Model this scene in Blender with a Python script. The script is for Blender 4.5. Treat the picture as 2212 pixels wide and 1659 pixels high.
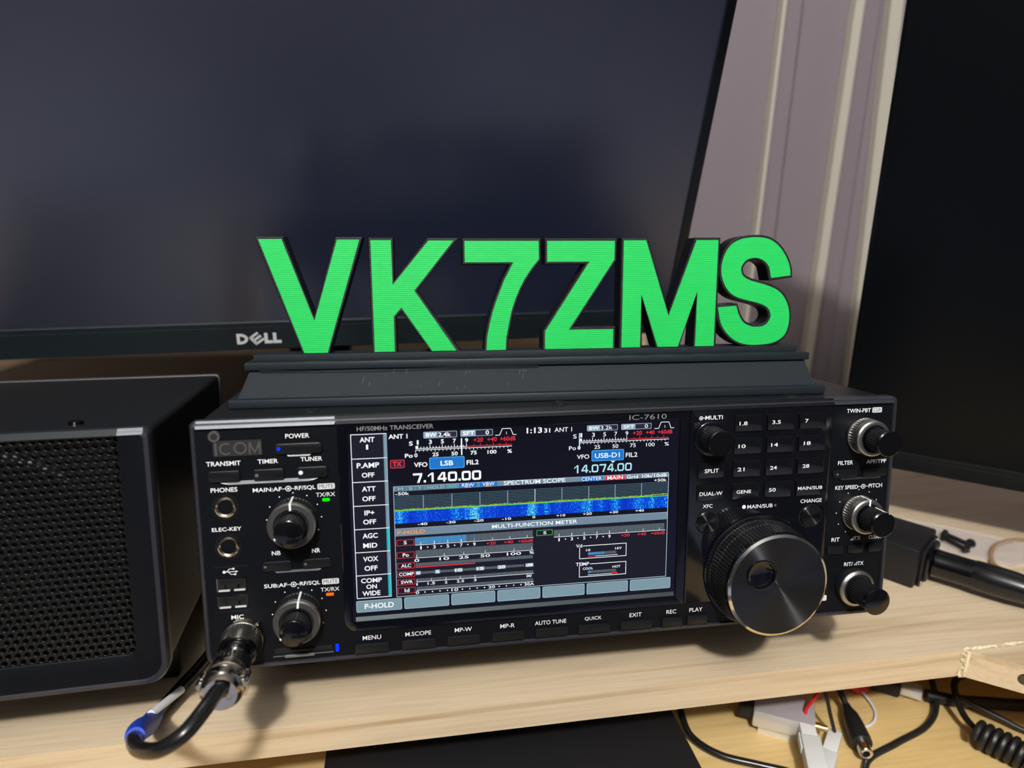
import bpy, bmesh, math, random
from mathutils import Matrix, Vector
random.seed(7)
C = bpy.context.scene
for o in list(bpy.data.objects): bpy.data.objects.remove(o)
col = C.collection
mm = 0.001
PI = math.pi

# ------------------------------------------------------------------ camera
cam_d = bpy.data.cameras.new('camera'); cam = bpy.data.objects.new('camera', cam_d); col.objects.link(cam)
RC = [[0.9864409959632852, 0.03043869150635545, -0.16126886724455808],
      [-0.1631766387195449, 0.28691103231473597, -0.9439573317222998],
      [0.01753699116590675, 0.957473522138066, 0.2879876878364307]]
Mc = Matrix(RC).to_4x4(); Mc.translation = (0.08848045, -0.29240493, 0.26727465)
cam.matrix_world = Mc
cam_d.sensor_fit = 'HORIZONTAL'; cam_d.sensor_width = 36.0
cam_d.lens = 1545.6314624 / 2212 * 36.0
cam_d.clip_start = 0.01; cam_d.clip_end = 50
cam_d.dof.use_dof = True; cam_d.dof.focus_distance = 0.36; cam_d.dof.aperture_fstop = 7.0
C.camera = cam

# ------------------------------------------------------------------ world, lights, exposure
w = bpy.data.worlds.new('World'); C.world = w; w.use_nodes = True
w.node_tree.nodes['Background'].inputs[0].default_value = (0.30, 0.34, 0.45, 1)
w.node_tree.nodes['Background'].inputs[1].default_value = 0.04
C.view_settings.view_transform = 'Standard'; C.view_settings.look = 'None'
C.view_settings.exposure = 0.0; C.view_settings.gamma = 1.0

pl = bpy.data.lights.new('ceiling_lamp_light', 'POINT'); pl.energy = 105; pl.color = (1.0, 0.968, 0.92); pl.shadow_soft_size = 0.045
plo = bpy.data.objects.new('ceiling_lamp_light', pl); col.objects.link(plo); plo.location = (-0.02, -1.19, 1.27)

# ------------------------------------------------------------------ materials
MATS = {}
def mat(name, color, rough=0.5, metal=0.0, spec=0.5, emit=None, es=1.0, coat=0.0, coat_r=0.1, trans=0.0, bump=None, aniso=0.0, alpha=1.0):
    m = bpy.data.materials.new(name); m.use_nodes = True; nt = m.node_tree
    b = nt.nodes['Principled BSDF']
    b.inputs['Base Color'].default_value = (*color, 1); b.inputs['Roughness'].default_value = rough
    b.inputs['Metallic'].default_value = metal; b.inputs['Specular IOR Level'].default_value = spec
    b.inputs['Coat Weight'].default_value = coat; b.inputs['Coat Roughness'].default_value = coat_r
    b.inputs['Transmission Weight'].default_value = trans; b.inputs['Alpha'].default_value = alpha
    if emit is not None:
        b.inputs['Emission Color'].default_value = (*emit, 1); b.inputs['Emission Strength'].default_value = es
    if aniso:
        b.inputs['Anisotropic'].default_value = aniso; b.inputs['Anisotropic Rotation'].default_value = 0.25
        t = nt.nodes.new('ShaderNodeTangent'); t.direction_type = 'RADIAL'; t.axis = 'Y'
        nt.links.new(t.outputs[0], b.inputs['Tangent'])
    if bump:
        sc, st, dist = bump
        tc = nt.nodes.new('ShaderNodeTexCoord'); n = nt.nodes.new('ShaderNodeTexNoise'); n.inputs['Scale'].default_value = sc
        n.inputs['Detail'].default_value = 3
        bp = nt.nodes.new('ShaderNodeBump'); bp.inputs['Strength'].default_value = st; bp.inputs['Distance'].default_value = dist
        nt.links.new(tc.outputs['Object'], n.inputs['Vector']); nt.links.new(n.outputs[0], bp.inputs['Height']); nt.links.new(bp.outputs[0], b.inputs['Normal'])
    MATS[name] = m
    return m
def ramp(nt, stops):
    r = nt.nodes.new('ShaderNodeValToRGB'); e = r.color_ramp.elements
    while len(e) < len(stops): e.new(0.5)
    for k, (p, c) in enumerate(stops): e[k].position = p; e[k].color = (*c, 1)
    return r
def wood(name, base, dark, light, sx=1.2, sy=26, rough=0.55):
    m = mat(name, base, rough); nt = m.node_tree; b = nt.nodes['Principled BSDF']
    tc = nt.nodes.new('ShaderNodeTexCoord'); mp = nt.nodes.new('ShaderNodeMapping'); mp.inputs['Scale'].default_value = (sx, sy, sy)
    nt.links.new(tc.outputs['Object'], mp.inputs['Vector'])
    n1 = nt.nodes.new('ShaderNodeTexNoise'); n1.inputs['Scale'].default_value = 1.6; n1.inputs['Detail'].default_value = 4; n1.inputs['Distortion'].default_value = 0.9
    nt.links.new(mp.outputs[0], n1.inputs['Vector'])
    r = ramp(nt, [(0.34, dark), (0.45, base), (0.56, base), (0.70, light)]); nt.links.new(n1.outputs[0], r.inputs[0])
    mp2 = nt.nodes.new('ShaderNodeMapping'); mp2.inputs['Scale'].default_value = (18, 420, 420)
    nt.links.new(tc.outputs['Object'], mp2.inputs['Vector'])
    n2 = nt.nodes.new('ShaderNodeTexNoise'); n2.inputs['Scale'].default_value = 1.0; n2.inputs['Detail'].default_value = 3
    nt.links.new(mp2.outputs[0], n2.inputs['Vector'])
    r2 = ramp(nt, [(0.35, (0.90, 0.88, 0.86)), (0.6, (1, 1, 1))]); nt.links.new(n2.outputs[0], r2.inputs[0])
    mx = nt.nodes.new('ShaderNodeMixRGB'); mx.blend_type = 'MULTIPLY'; mx.inputs[0].default_value = 1
    nt.links.new(r.outputs[0], mx.inputs[1]); nt.links.new(r2.outputs[0], mx.inputs[2]); nt.links.new(mx.outputs[0], b.inputs['Base Color'])
    bp = nt.nodes.new('ShaderNodeBump'); bp.inputs['Strength'].default_value = 0.25; bp.inputs['Distance'].default_value = 0.0004
    nt.links.new(n2.outputs[0], bp.inputs['Height']); nt.links.new(bp.outputs[0], b.inputs['Normal'])
    return m
wood('pine', (0.67, 0.54, 0.37), (0.50, 0.37, 0.22), (0.75, 0.64, 0.47))
wood('pine_end', (0.70, 0.50, 0.27), (0.58, 0.38, 0.19), (0.78, 0.60, 0.36))
wood('pine_shelf', (0.66, 0.47, 0.20), (0.58, 0.38, 0.14), (0.72, 0.53, 0.25), sy=12)
mat('torn_wood', (0.82, 0.72, 0.50), 0.8, bump=(600, 1.0, 0.001))
mat('body_black', (0.006, 0.007, 0.009), 0.40, spec=0.35, bump=(2500, 0.25, 0.0002))
mat('panel_black', (0.0025, 0.0034, 0.0055), 0.42, spec=0.18, bump=(3000, 0.2, 0.0002))
mat('gloss_black', (0.003, 0.0035, 0.006), 0.09)
mat('graphite', (0.062, 0.066, 0.085), 0.36, metal=0.75, bump=(4000, 0.3, 0.0002))
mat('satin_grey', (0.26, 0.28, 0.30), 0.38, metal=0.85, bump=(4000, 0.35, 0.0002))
mat('key_black', (0.005, 0.0058, 0.007), 0.34, spec=0.35)
mat('key_gloss', (0.004, 0.0045, 0.006), 0.14)
mat('led_off', (0.10, 0.10, 0.11), 0.4)
mat('ink', (0.80, 0.82, 0.84), 0.5)
mat('ink_grey', (0.30, 0.31, 0.33), 0.35, metal=0.4)
mat('ink_box', (0.62, 0.65, 0.66), 0.5)
mat('ink_dark', (0.015, 0.015, 0.02), 0.5)
mat('logo_metal', (0.030, 0.030, 0.032), 0.38, metal=0.3)
mat('logo_line', (0.12, 0.115, 0.11), 0.35, metal=0.5)
mat('knob_black', (0.003, 0.003, 0.004), 0.14)
mat('knob_rubber', (0.007, 0.0075, 0.009), 0.42, spec=0.4)
mat('brushed_black', (0.075, 0.08, 0.085), 0.26, metal=1.0, aniso=1.0)
mat('knob_silver', (0.40, 0.39, 0.37), 0.30, metal=0.95, bump=(4000, 0.3, 0.0002))
mat('knob_grey', (0.09, 0.09, 0.095), 0.4, metal=0.7)
mat('chrome', (0.72, 0.70, 0.66), 0.12, metal=1.0)
mat('nickel', (0.55, 0.50, 0.42), 0.16, metal=1.0)
mat('knurl_metal', (0.30, 0.29, 0.27), 0.3, metal=1.0)
mat('dark_chrome', (0.10, 0.10, 0.10), 0.15, metal=1.0)
mat('white_line', (0.85, 0.87, 0.86), 0.4)
mat('lip_satin', (0.20, 0.24, 0.25), 0.14, metal=0.9)
mat('case_edge', (0.05, 0.052, 0.056), 0.5)
mat('border_black', (0.002, 0.0025, 0.003), 0.2, spec=0.3)
mat('monitor_dark', (0.003, 0.0045, 0.0055), 0.45, spec=0.3)
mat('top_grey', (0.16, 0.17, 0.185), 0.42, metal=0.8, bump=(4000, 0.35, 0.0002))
mat('hole', (0.001, 0.001, 0.001), 0.9)
mat('grille_black', (0.0035, 0.004, 0.004), 0.24, spec=0.45)
mat('print_black', (0.009, 0.0145, 0.020), 0.5, spec=0.35)
def layered(name, color, rough, freq, strength, axis=2, noise=30):
    m = mat(name, color, rough, spec=0.3); nt = m.node_tree; b = nt.nodes['Principled BSDF']
    tc = nt.nodes.new('ShaderNodeTexCoord'); wv = nt.nodes.new('ShaderNodeTexWave'); wv.bands_direction = 'XYZ'[axis]
    wv.inputs['Scale'].default_value = freq; wv.inputs['Distortion'].default_value = 0.6; wv.inputs['Detail Scale'].default_value = noise
    nt.links.new(tc.outputs['Object'], wv.inputs['Vector'])
    bp = nt.nodes.new('ShaderNodeBump'); bp.inputs['Strength'].default_value = strength; bp.inputs['Distance'].default_value = 0.0002
    nt.links.new(wv.outputs[0], bp.inputs['Height']); nt.links.new(bp.outputs[0], b.inputs['Normal'])
    return m
layered('print_body', (0.009, 0.0145, 0.020), 0.62, 560, 0.35)
layered('print_letter', (0.008, 0.009, 0.011), 0.35, 560, 0.6)
layered('green_plastic', (0.016, 0.53, 0.10), 0.42, 330, 0.25)
mat('cable_black', (0.008, 0.008, 0.009), 0.25)
mat('cable_matte', (0.010, 0.010, 0.011), 0.45)
mat('blue_sleeve', (0.008, 0.06, 0.55), 0.5, bump=(300, 0.4, 0.0005))
mat('blue_sleeve_end', (0.02, 0.12, 0.85), 0.5)
mat('white_plastic', (0.72, 0.74, 0.78), 0.45)
mat('nylon', (0.66, 0.68, 0.68), 0.5)
mat('red_wire', (0.55, 0.012, 0.010), 0.4)
mat('gold', (0.85, 0.55, 0.18), 0.25, metal=1)
mat('alu', (0.72, 0.73, 0.74), 0.34, metal=0.55)
mat('alu_label', (0.36, 0.33, 0.36), 0.6)
mat('box_black', (0.008, 0.008, 0.0095), 0.42, spec=0.4, bump=(1500, 0.3, 0.0003))
mat('case_black', (0.006, 0.006, 0.008), 0.6)
mat('monitor_black', (0.006, 0.011, 0.014), 0.42, spec=0.4)
mat('monitor_lip', (0.045, 0.055, 0.06), 0.35)
mat('lcd_matte', (0.002, 0.0028, 0.004), 0.30, spec=0.15)
mat('lcd_left', (0.002, 0.003, 0.008), 0.34, spec=1.0, coat=1.0, coat_r=0.32, emit=(0.003, 0.0045, 0.013), es=1.0)
mat('dell_silver', (0.80, 0.82, 0.84), 0.35, metal=0.4)
mat('clear_bag', (0.80, 0.74, 0.72), 0.25, alpha=0.35)
mat('loop_shadow', (0.30, 0.19, 0.09), 0.6)  # shadow tone for the arc on the bench
mat('steel_wall', (0.225, 0.19, 0.215), 0.45, spec=0.5, bump=(4, 0.25, 0.01))
mat('lit_cream', (0.50, 0.47, 0.40), 0.6)  # lamplight on the wall ribs, put into the colour
mat('shade_brown', (0.11, 0.08, 0.062), 0.6)  # shade behind the speaker as a dark brown
mat('room_wall', (0.075, 0.068, 0.068), 0.8)
mat('room_floor', (0.50, 0.54, 0.72), 0.9)
mat('room_ceiling', (0.6, 0.6, 0.6), 0.8)
mat('lamp_shade', (0.8, 0.8, 0.8), 0.5, emit=(1, 0.93, 0.82), es=1.5)
def glow(name, c, s=1.0):
    return mat(name, (0.0, 0.0, 0.0), 0.6, spec=0.1, emit=c, es=s)
glow('d_bg', (0.019, 0.020, 0.045)); glow('d_white', (0.92, 0.96, 1.0), 1.1); glow('d_cyanw', (0.45, 0.78, 0.88))
glow('d_blue', (0.010, 0.18, 0.62)); glow('d_bluee', (0.10, 0.42, 0.85)); glow('d_red', (0.85, 0.035, 0.055)); glow('d_grey', (0.17, 0.25, 0.33))
glow('d_greyl', (0.30, 0.42, 0.52)); glow('d_key', (0.20, 0.31, 0.36)); glow('d_keyl', (0.42, 0.56, 0.66)); glow('d_cyan', (0.03, 0.50, 0.55)); glow('d_bar', (0.15, 0.19, 0.22))
glow('d_orange', (0.95, 0.33, 0.08)); glow('d_green', (0.10, 0.60, 0.10)); glow('d_yel', (0.42, 0.60, 0.06)); glow('d_dkey', (0.010, 0.010, 0.022)); glow('d_dim', (0.10, 0.20, 0.26))
glow('led_blue', (0.0, 0.03, 1.0), 1.4); glow('led_white', (0.85, 0.82, 1.0), 1.3); glow('led_green', (0.0, 1.0, 0.0), 1.3); glow('led_orange', (1.0, 0.13, 0.0), 1.3)
# the waterfall of the spectrum scope
m = glow('d_fall', (0, 0.05, 0.6)); nt = m.node_tree; b = nt.nodes['Principled BSDF']
tc = nt.nodes.new('ShaderNodeTexCoord'); mp = nt.nodes.new('ShaderNodeMapping'); mp.inputs['Scale'].default_value = (1800, 1, 1100)
n = nt.nodes.new('ShaderNodeTexNoise'); n.inputs['Detail'].default_value = 2; n.inputs['Scale'].default_value = 1
nt.links.new(tc.outputs['Object'], mp.inputs[0]); nt.links.new(mp.outputs[0], n.inputs['Vector'])
mp2 = nt.nodes.new('ShaderNodeMapping'); mp2.inputs['Scale'].default_value = (150, 1, 3)
n2 = nt.nodes.new('ShaderNodeTexNoise'); n2.inputs['Detail'].default_value = 2; n2.inputs['Scale'].default_value = 1
nt.links.new(tc.outputs['Object'], mp2.inputs[0]); nt.links.new(mp2.outputs[0], n2.inputs['Vector'])
ad = nt.nodes.new('ShaderNodeMath'); ad.operation = 'MULTIPLY_ADD'; ad.inputs[1].default_value = 0.9
nt.links.new(n2.outputs[0], ad.inputs[0]); nt.links.new(n.outputs[0], ad.inputs[2])
r = ramp(nt, [(0.80, (0.0, 0.03, 0.62)), (0.98, (0.01, 0.12, 0.8)), (1.08 / 1.0 if False else 0.999, (0.02, 0.45, 0.85))])
mr = nt.nodes.new('ShaderNodeMapRange'); mr.inputs[1].default_value = 0.72; mr.inputs[2].default_value = 1.32
nt.links.new(ad.outputs[0], mr.inputs[0])
r = ramp(nt, [(0.0, (0.0, 0.02, 0.45)), (0.42, (0.0, 0.06, 0.75)), (0.66, (0.01, 0.40, 0.85)), (0.9, (0.35, 0.85, 0.75))])
nt.links.new(mr.outputs[0], r.inputs[0]); nt.links.new(r.outputs[0], b.inputs['Emission Color'])

# ------------------------------------------------------------------ mesh helpers (coordinates in millimetres)
def catmull(P, k=8):
    P = [Vector(p) for p in P]; out = []
    for i in range(len(P) - 1):
        p0 = P[max(i - 1, 0)]; p1 = P[i]; p2 = P[i + 1]; p3 = P[min(i + 2, len(P) - 1)]
        for s in range(k):
            t = s / k
            out.append(0.5 * ((2 * p1) + (-p0 + p2) * t + (2 * p0 - 5 * p1 + 4 * p2 - p3) * t * t + (-p0 + 3 * p1 - 3 * p2 + p3) * t ** 3))
    out.append(P[-1]); return out
def rrect(x0, z0, x1, z1, r, k=5, radii=None):
    rs = radii or (r, r, r, r)      # bl, br, tr, tl
    pts = []
    for (cx, cz, a0, q) in ((x0, z0, PI, 0), (x1, z0, 1.5 * PI, 1), (x1, z1, 0, 2), (x0, z1, 0.5 * PI, 3)):
        rr = max(rs[q], 0.001)
        ox = cx + rr if q in (0, 3) else cx - rr; oz = cz + rr if q in (0, 1) else cz - rr
        for s in range(k + 1):
            a = a0 + s / k * PI / 2; pts.append((ox + rr * math.cos(a), oz + rr * math.sin(a)))
    return pts
_tc = {}
def text_mesh(s, bold=0.0):
    key = (s, bold)
    if key in _tc: return _tc[key]
    cu = bpy.data.curves.new('t', 'FONT'); cu.body = s; cu.resolution_u = 3; cu.offset = bold; cu.fill_mode = 'FRONT'
    ob = bpy.data.objects.new('t', cu); col.objects.link(ob)
    dg = bpy.context.evaluated_depsgraph_get(); me = bpy.data.meshes.new_from_object(ob.evaluated_get(dg))
    v = [(p.co.x, p.co.y) for p in me.vertices]; f = [tuple(p.vertices) for p in me.polygons]
    bpy.data.objects.remove(ob); bpy.data.curves.remove(cu); bpy.data.meshes.remove(me)
    xs = [a[0] for a in v]; ys = [a[1] for a in v]
    _tc[key] = (v, f, min(xs), max(xs), min(ys), max(ys)); return _tc[key]
class MB:
    def __init__(s): s.v = []; s.f = []; s.m = []; s.mats = []
    def mi(s, name):
        if name not in s.mats: s.mats.append(name)
        return s.mats.index(name)
    def add(s, V, F, mat_, T=None):
        o = len(s.v); k = s.mi(mat_)
        for p in V:
            p = Vector(p); s.v.append(T @ p if T else p)
        for f in F: s.f.append([o + i for i in f]); s.m.append(k)
        return s
    def quad(s, x0, z0, x1, z1, y, m): return s.add([(x0, y, z0), (x1, y, z0), (x1, y, z1), (x0, y, z1)], [(0, 1, 2, 3)], m)
    def box(s, x0, y0, z0, x1, y1, z1, m, b=0, seg=2, T=None):
        if not b:
            V = [(x, y, z) for x in (x0, x1) for y in (y0, y1) for z in (z0, z1)]
            return s.add(V, [(0, 1, 3, 2), (4, 6, 7, 5), (0, 4, 5, 1), (2, 3, 7, 6), (0, 2, 6, 4), (1, 5, 7, 3)], m, T)
        bm = bmesh.new(); bmesh.ops.create_cube(bm, size=1)
        for v in bm.verts: v.co = Vector(((x0 + x1) / 2 + v.co.x * (x1 - x0), (y0 + y1) / 2 + v.co.y * (y1 - y0), (z0 + z1) / 2 + v.co.z * (z1 - z0)))
        bmesh.ops.bevel(bm, geom=list(bm.edges), offset=b, segments=seg, profile=0.5, affect='EDGES')
        bm.verts.index_update(); V = [tuple(v.co) for v in bm.verts]; F = [[v.index for v in f.verts] for f in bm.faces]; bm.free()
        return s.add(V, F, m, T)
    def loft(s, rings, m, cap0=True, cap1=True, ms=None, T=None, closed=True):
        n = len(rings[0]); V = [p for r in rings for p in r]; o = len(s.v)
        for p in V:
            p = Vector(p); s.v.append(T @ p if T else p)
        for k in range(len(rings) - 1):
            mk = s.mi(ms[k] if ms else m)
            for i in range(n if closed else n - 1):
                j = (i + 1) % n; s.f.append([o + k * n + i, o + k * n + j, o + (k + 1) * n + j, o + (k + 1) * n + i]); s.m.append(mk)
        if cap0: s.f.append([o + i for i in range(n)][::-1]); s.m.append(s.mi(ms[0] if ms else m))
        if cap1: s.f.append([o + (len(rings) - 1) * n + i for i in range(n)]); s.m.append(s.mi(ms[-1] if ms else m))
        return s
    def key(s, x0, z0, x1, z1, yb, yf, r, m, ch=0.3):        # a key standing out of a panel facing -y
        R = lambda d, y: [(a, y, b_) for a, b_ in rrect(x0 + d, z0 + d, x1 - d, z1 - d, max(r - d, 0.05))]
        return s.loft([R(0, yb), R(0, yf + ch), R(ch * .3, yf + ch * .3), R(ch, yf)], m, cap0=False)
    def prof(s, poly, rings, m, cap0=True, cap1=True):      # poly at several y
        return s.loft([[(a, y, b_) for a, b_ in poly] for y in rings], m, cap0, cap1)
    def lathe(s, c, prof, n, m, axis=(0, -1, 0), ms=None, cap0=False, cap1=True, teeth=None):
        # prof: (radius, distance along axis[, tooth depth]); c base centre
        ax = Vector(axis).normalized(); c = Vector(c)
        u = ax.cross(Vector((0, 0, 1)));
        if u.length < 1e-4: u = Vector((1, 0, 0))
        u.normalize(); v_ = ax.cross(u)
        rings = []
        for p in prof:
            d = p[2] if len(p) > 2 else 0
            rings.append([c + ax * p[1] + (u * math.cos(2 * PI * i / n) + v_ * math.sin(2 * PI * i / n)) * (p[0] - (d if i % 4 < 2 else 0)) for i in range(n)])
        return s.loft(rings, m, cap0, cap1, ms)
    def tube(s, P, r, m, n=12, k=8, smooth=True, cap=True):
        Q = catmull(P, k) if smooth else [Vector(p) for p in P]
        rings = []; N = len(Q); up = None
        for i, q in enumerate(Q):
            t = (Q[min(i + 1, N - 1)] - Q[max(i - 1, 0)]).normalized()
            if up is None:
                up = t.cross(Vector((0.3, 0.2, 1)))
                up.normalize()
            up = (up - t * up.dot(t)).normalized(); w_ = t.cross(up)
            rr = r if not isinstance(r, (list, tuple)) else r[0] + (r[1] - r[0]) * i / (N - 1)
            rings.append([q + (up * math.cos(2 * PI * j / n) + w_ * math.sin(2 * PI * j / n)) * rr for j in range(n)])
        return s.loft(rings, m, cap, cap)
    def text(s, t, x0, z0, x1, z1, y, m, bold=0.012):
        v, f, a, b_, c_, d = text_mesh(t, bold)
        if t == '1': xm = (x0 + x1) / 2; hw = (z1 - z0) * .2; x0, x1 = xm - hw, xm + hw
        return s.add([(x0 + (p[0] - a) / (b_ - a) * (x1 - x0), y, z0 + (p[1] - c_) / (d - c_) * (z1 - z0)) for p in v], f, m)
    def frame(s, x0, z0, x1, z1, t, y, m):
        for q in ((x0, z0, x1, z0 + t), (x0, z1 - t, x1, z1), (x0, z0, x0 + t, z1), (x1 - t, z0, x1, z1)): s.quad(*q, y, m)
        return s
    def rr(s, x0, z0, x1, z1, r, y, m):
        P = rrect(x0, z0, x1, z1, r); return s.add([(a, y, b_) for a, b_ in P], [list(range(len(P)))], m)
    def disc(s, x, z, r, y, m, n=16): return s.add([(x + r * math.cos(2 * PI * i / n), y, z + r * math.sin(2 * PI * i / n)) for i in range(n)], [list(range(n))], m)
    def ring(s, x, z, r0, r1, y, m, n=28):
        V = [(x + r * math.cos(2 * PI * i / n), y, z + r * math.sin(2 * PI * i / n)) for r in (r0, r1) for i in range(n)]
        return s.add(V, [(i, (i + 1) % n, n + (i + 1) % n, n + i) for i in range(n)], m)
    def build(s, name, parent=None, origin=(0, 0, 0), sharp=35, recalc=True, label=None):
        O = Vector(origin)
        me = bpy.data.meshes.new(name); me.from_pydata([tuple((p - O) * mm) for p in s.v], [], s.f)
        for n_ in s.mats: me.materials.append(MATS[n_])
        me.polygons.foreach_set('material_index', s.m); me.update()
        if recalc:
            bm = bmesh.new(); bm.from_mesh(me); bmesh.ops.recalc_face_normals(bm, faces=bm.faces); bm.to_mesh(me); bm.free()
        me.polygons.foreach_set('use_smooth', [True] * len(me.polygons)); me.set_sharp_from_angle(angle=math.radians(sharp))
        o = bpy.data.objects.new(name, me); col.objects.link(o)
        if parent is not None: o.parent = parent
        o.location = O * mm
        if label: o['label'] = label
        return o
def thing(name, label, cat, mw=None, group=None):
    o = bpy.data.objects.new(name, None); col.objects.link(o); o.empty_display_size = 0.02
    if mw is not None: o.matrix_world = mw
    o['label'] = label; o['category'] = cat
    if group: o['group'] = group
    return o
def tag(o, label, cat, group=None):
    o['label'] = label; o['category'] = cat
    if group: o['group'] = group
    return o
def struct(o): o['kind'] = 'structure'; return o

# ------------------------------------------------------------------ the room
fb = MB().box(-2600, -3200, -780, 2600, 530, -760, 'room_floor').build('floor'); struct(fb)
struct(MB().box(-2600, -3200, 1460, 2600, 530, 1480, 'room_ceiling').build('ceiling'))
struct(MB().box(-2620, -3200, -760, -2600, 530, 1460, 'room_wall').build('wall_left'))
struct(MB().box(2600, -3200, -760, 2620, 530, 1460, 'room_wall').build('wall_right'))
struct(MB().box(-2600, -3220, -760, 2600, -3200, 1460, 'room_wall').build('wall_front'))
# ribbed steel sheet wall behind the desk
prof_x = [(-2600, 500)]
for xr in [-2480 + 138 * k for k in range(21)] + [510, 602, 745, 883, 1021, 1159, 1297, 1435, 1573, 1711, 1849, 1987, 2125, 2263]:
    if 400 < xr < 509: continue
    prof_x += [(xr - 4, 500), (xr + 3, 492), (xr + 18, 492), (xr + 25, 500)]
prof_x.append((2600, 500))
ring0 = [(a, b_, -760) for a, b_ in prof_x] + [(2600, 530, -760), (-2600, 530, -760)]
ring1 = [(a, b_, 1460) for a, b_ in prof_x] + [(2600, 530, 1460), (-2600, 530, 1460)]
struct(MB().loft([ring0, ring1], 'steel_wall').build('wall_back', sharp=20))
for k_, (xa, xb, xc, xd) in enumerate(((504, 510, 501, 507), (587.5, 600, 585, 598), (629, 646, 649, 666))):  # pale strips that paint the lamp-lit rib sides
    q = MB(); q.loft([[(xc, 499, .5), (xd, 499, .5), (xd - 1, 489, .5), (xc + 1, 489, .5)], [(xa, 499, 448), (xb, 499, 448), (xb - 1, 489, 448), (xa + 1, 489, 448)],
        [(xa + (xa - xc) * 1.7, 499, 1440), (xb + (xb - xd) * 1.7, 499, 1440), (xb + (xb - xd) * 1.7 - 1, 489, 1440), (xa + (xa - xc) * 1.7 + 1, 489, 1440)]], 'lit_cream')
    struct(q.build('lit_strip_%d' % (k_ + 1), sharp=20))
# ceiling lamp, behind the photographer
t = thing('ceiling_lamp', 'round white ceiling lamp behind the photographer', 'lamp', Matrix.Translation((-0.02, -1.19, 1.46)))
MB().lathe((0, 0, 0), [(60, 0), (60, 20), (20, 24), (8, 60), (8, 95)], 32, 'room_ceiling', axis=(0, 0, -1), cap0=True).build('mount', t)

struct(MB().box(-900, 488.5, 0.2, 380, 499, 105, 'pine').build('baseboard_back'))
# unseen black chair added in the photographer's place to darken the monitor reflection
ch = thing('silhouette_chair', 'high-backed black office chair pulled back from the bench', 'chair', Matrix.Translation((0.12, -0.86, -0.76)))  # added unseen chair, stands in for the photographer's dark silhouette
MB().box(-240, -40, 560, 240, 30, 1050, 'case_black', b=25).build('silhouette_backrest', ch)
MB().box(-250, 20, 430, 250, 300, 500, 'case_black', b=25).build('silhouette_seat', ch)
MB().box(-40, -60, 460, 40, -35, 700, 'case_black', b=5).build('silhouette_back_bar', ch)
MB().lathe((0, 160, 60), [(28, 0), (28, 370)], 20, 'dark_chrome', axis=(0, 0, 1)).build('silhouette_column', ch)
for k_ in range(5):
    a_ = 2 * PI * k_ / 5 + .3; q = MB().tube([(0, 160, 80), (290 * math.cos(a_), 160 + 290 * math.sin(a_), 50)], 16, 'case_black', smooth=False); q.lathe((290 * math.cos(a_), 160 + 290 * math.sin(a_) - 12, 26), [(25, 0), (25, 24)], 18, 'case_black', axis=(0, 1, 0), cap0=True); q.build('leg', ch)
# ------------------------------------------------------------------ the workbench
bench = thing('workbench', 'pale pine workbench with a lower shelf, under the radio and speaker', 'workbench')
poly = [(-900, 2), (415, 17.5), (1300, 30), (1300, 488), (-900, 488)]
b = MB()
def slab(b, poly, z0, z1, m, ms_side=None):
    n = len(poly); V = [(x, y, z) for z in (z0, z1) for x, y in poly]
    b.add(V, [list(range(n)), list(range(n, 2 * n))], m)
    b.add(V, [(i, (i + 1) % n, n + (i + 1) % n, n + i) for i in range(n)], ms_side or m)
    return b
slab(b, poly, -18, 0, 'pine').build('top_board', bench)
b = MB(); slab(b, [(417.5, 16.9), (440, 0), (520, -62), (900, -360), (1300, -360), (1300, 29.4), (600, 19.8)], -18.3, -0.3, 'pine').build('corner_board', bench)
# torn end grain in the notch between the two boards
b = MB()
for k in range(26):
    x = 412.5 + random.random() * 6; z = -18 + random.random() * 17.5; L = 1 + random.random() * 2.2; yy = 16.8 + (0.4 if x > 416 else 0)
    b.add([(x, yy, z), (x + L, yy - 1.2 - random.random() * .7, z + random.uniform(-1, 1.4)), (x + .5, yy - .3, z + 1.1), (x + .4, yy, z - .6)], [(0, 1, 2), (0, 3, 1), (1, 3, 2)], 'torn_wood')
for k in range(40):
    x = 414 + random.random() * 60; y = 18.0 + (x - 415) * .014 + random.uniform(-.9, .9); L = 2 + random.random() * 5
    b.add([(x, y, 0), (x + L, y + random.uniform(-.3, .3), 0.15), (x + L * .5, y + .5, .6), (x + L * .4, y - .6, 0)], [(0, 1, 2), (0, 3, 1), (1, 3, 2)], 'torn_wood')
b.box(416.0, 15.2, -17.6, 418.0, 17.6, -0.5, 'torn_wood', b=.5)
b.build('splinters', bench, label='pale torn splinters at the joint of the two boards')
b = MB().lathe((441.2, -0.2, -9), [(3.4, 0), (3.6, .8), (2.2, 1.2), (.8, .9)], 14, 'dark_chrome', axis=(-.61, -.79, 0))
b.build('screw', bench, label='dark screw head sunk in the edge of the corner board')
MB().box(-850, 14, -98, 1250, 480, -80, 'pine_shelf').box(-850, -260, -98, 1250, 14, -80, 'pine_shelf').build('shelf_board', bench)
for x in (-840, 1180):
    for y in (40, 410): MB().box(x, y, -760, x + 60, y + 60, -98.2, 'pine').build('leg', bench)
for x in (-840, 1180):
    for y in (100, 410): MB().box(x, y, -79.8, x + 60, y + 60, -18.5, 'pine').build('post', bench)
MB().box(-19, 150, -79.8, 21, 190, -18.2, 'pine_shelf').build('post', bench)

# ------------------------------------------------------------------ radio
MR = Matrix.Translation((0, 0, 0.045)) @ Matrix.Rotation(math.radians(-8), 4, 'X')
radio = thing('transceiver', 'black amateur radio transceiver with a lit colour screen on pine bench', 'radio', MR)
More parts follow.
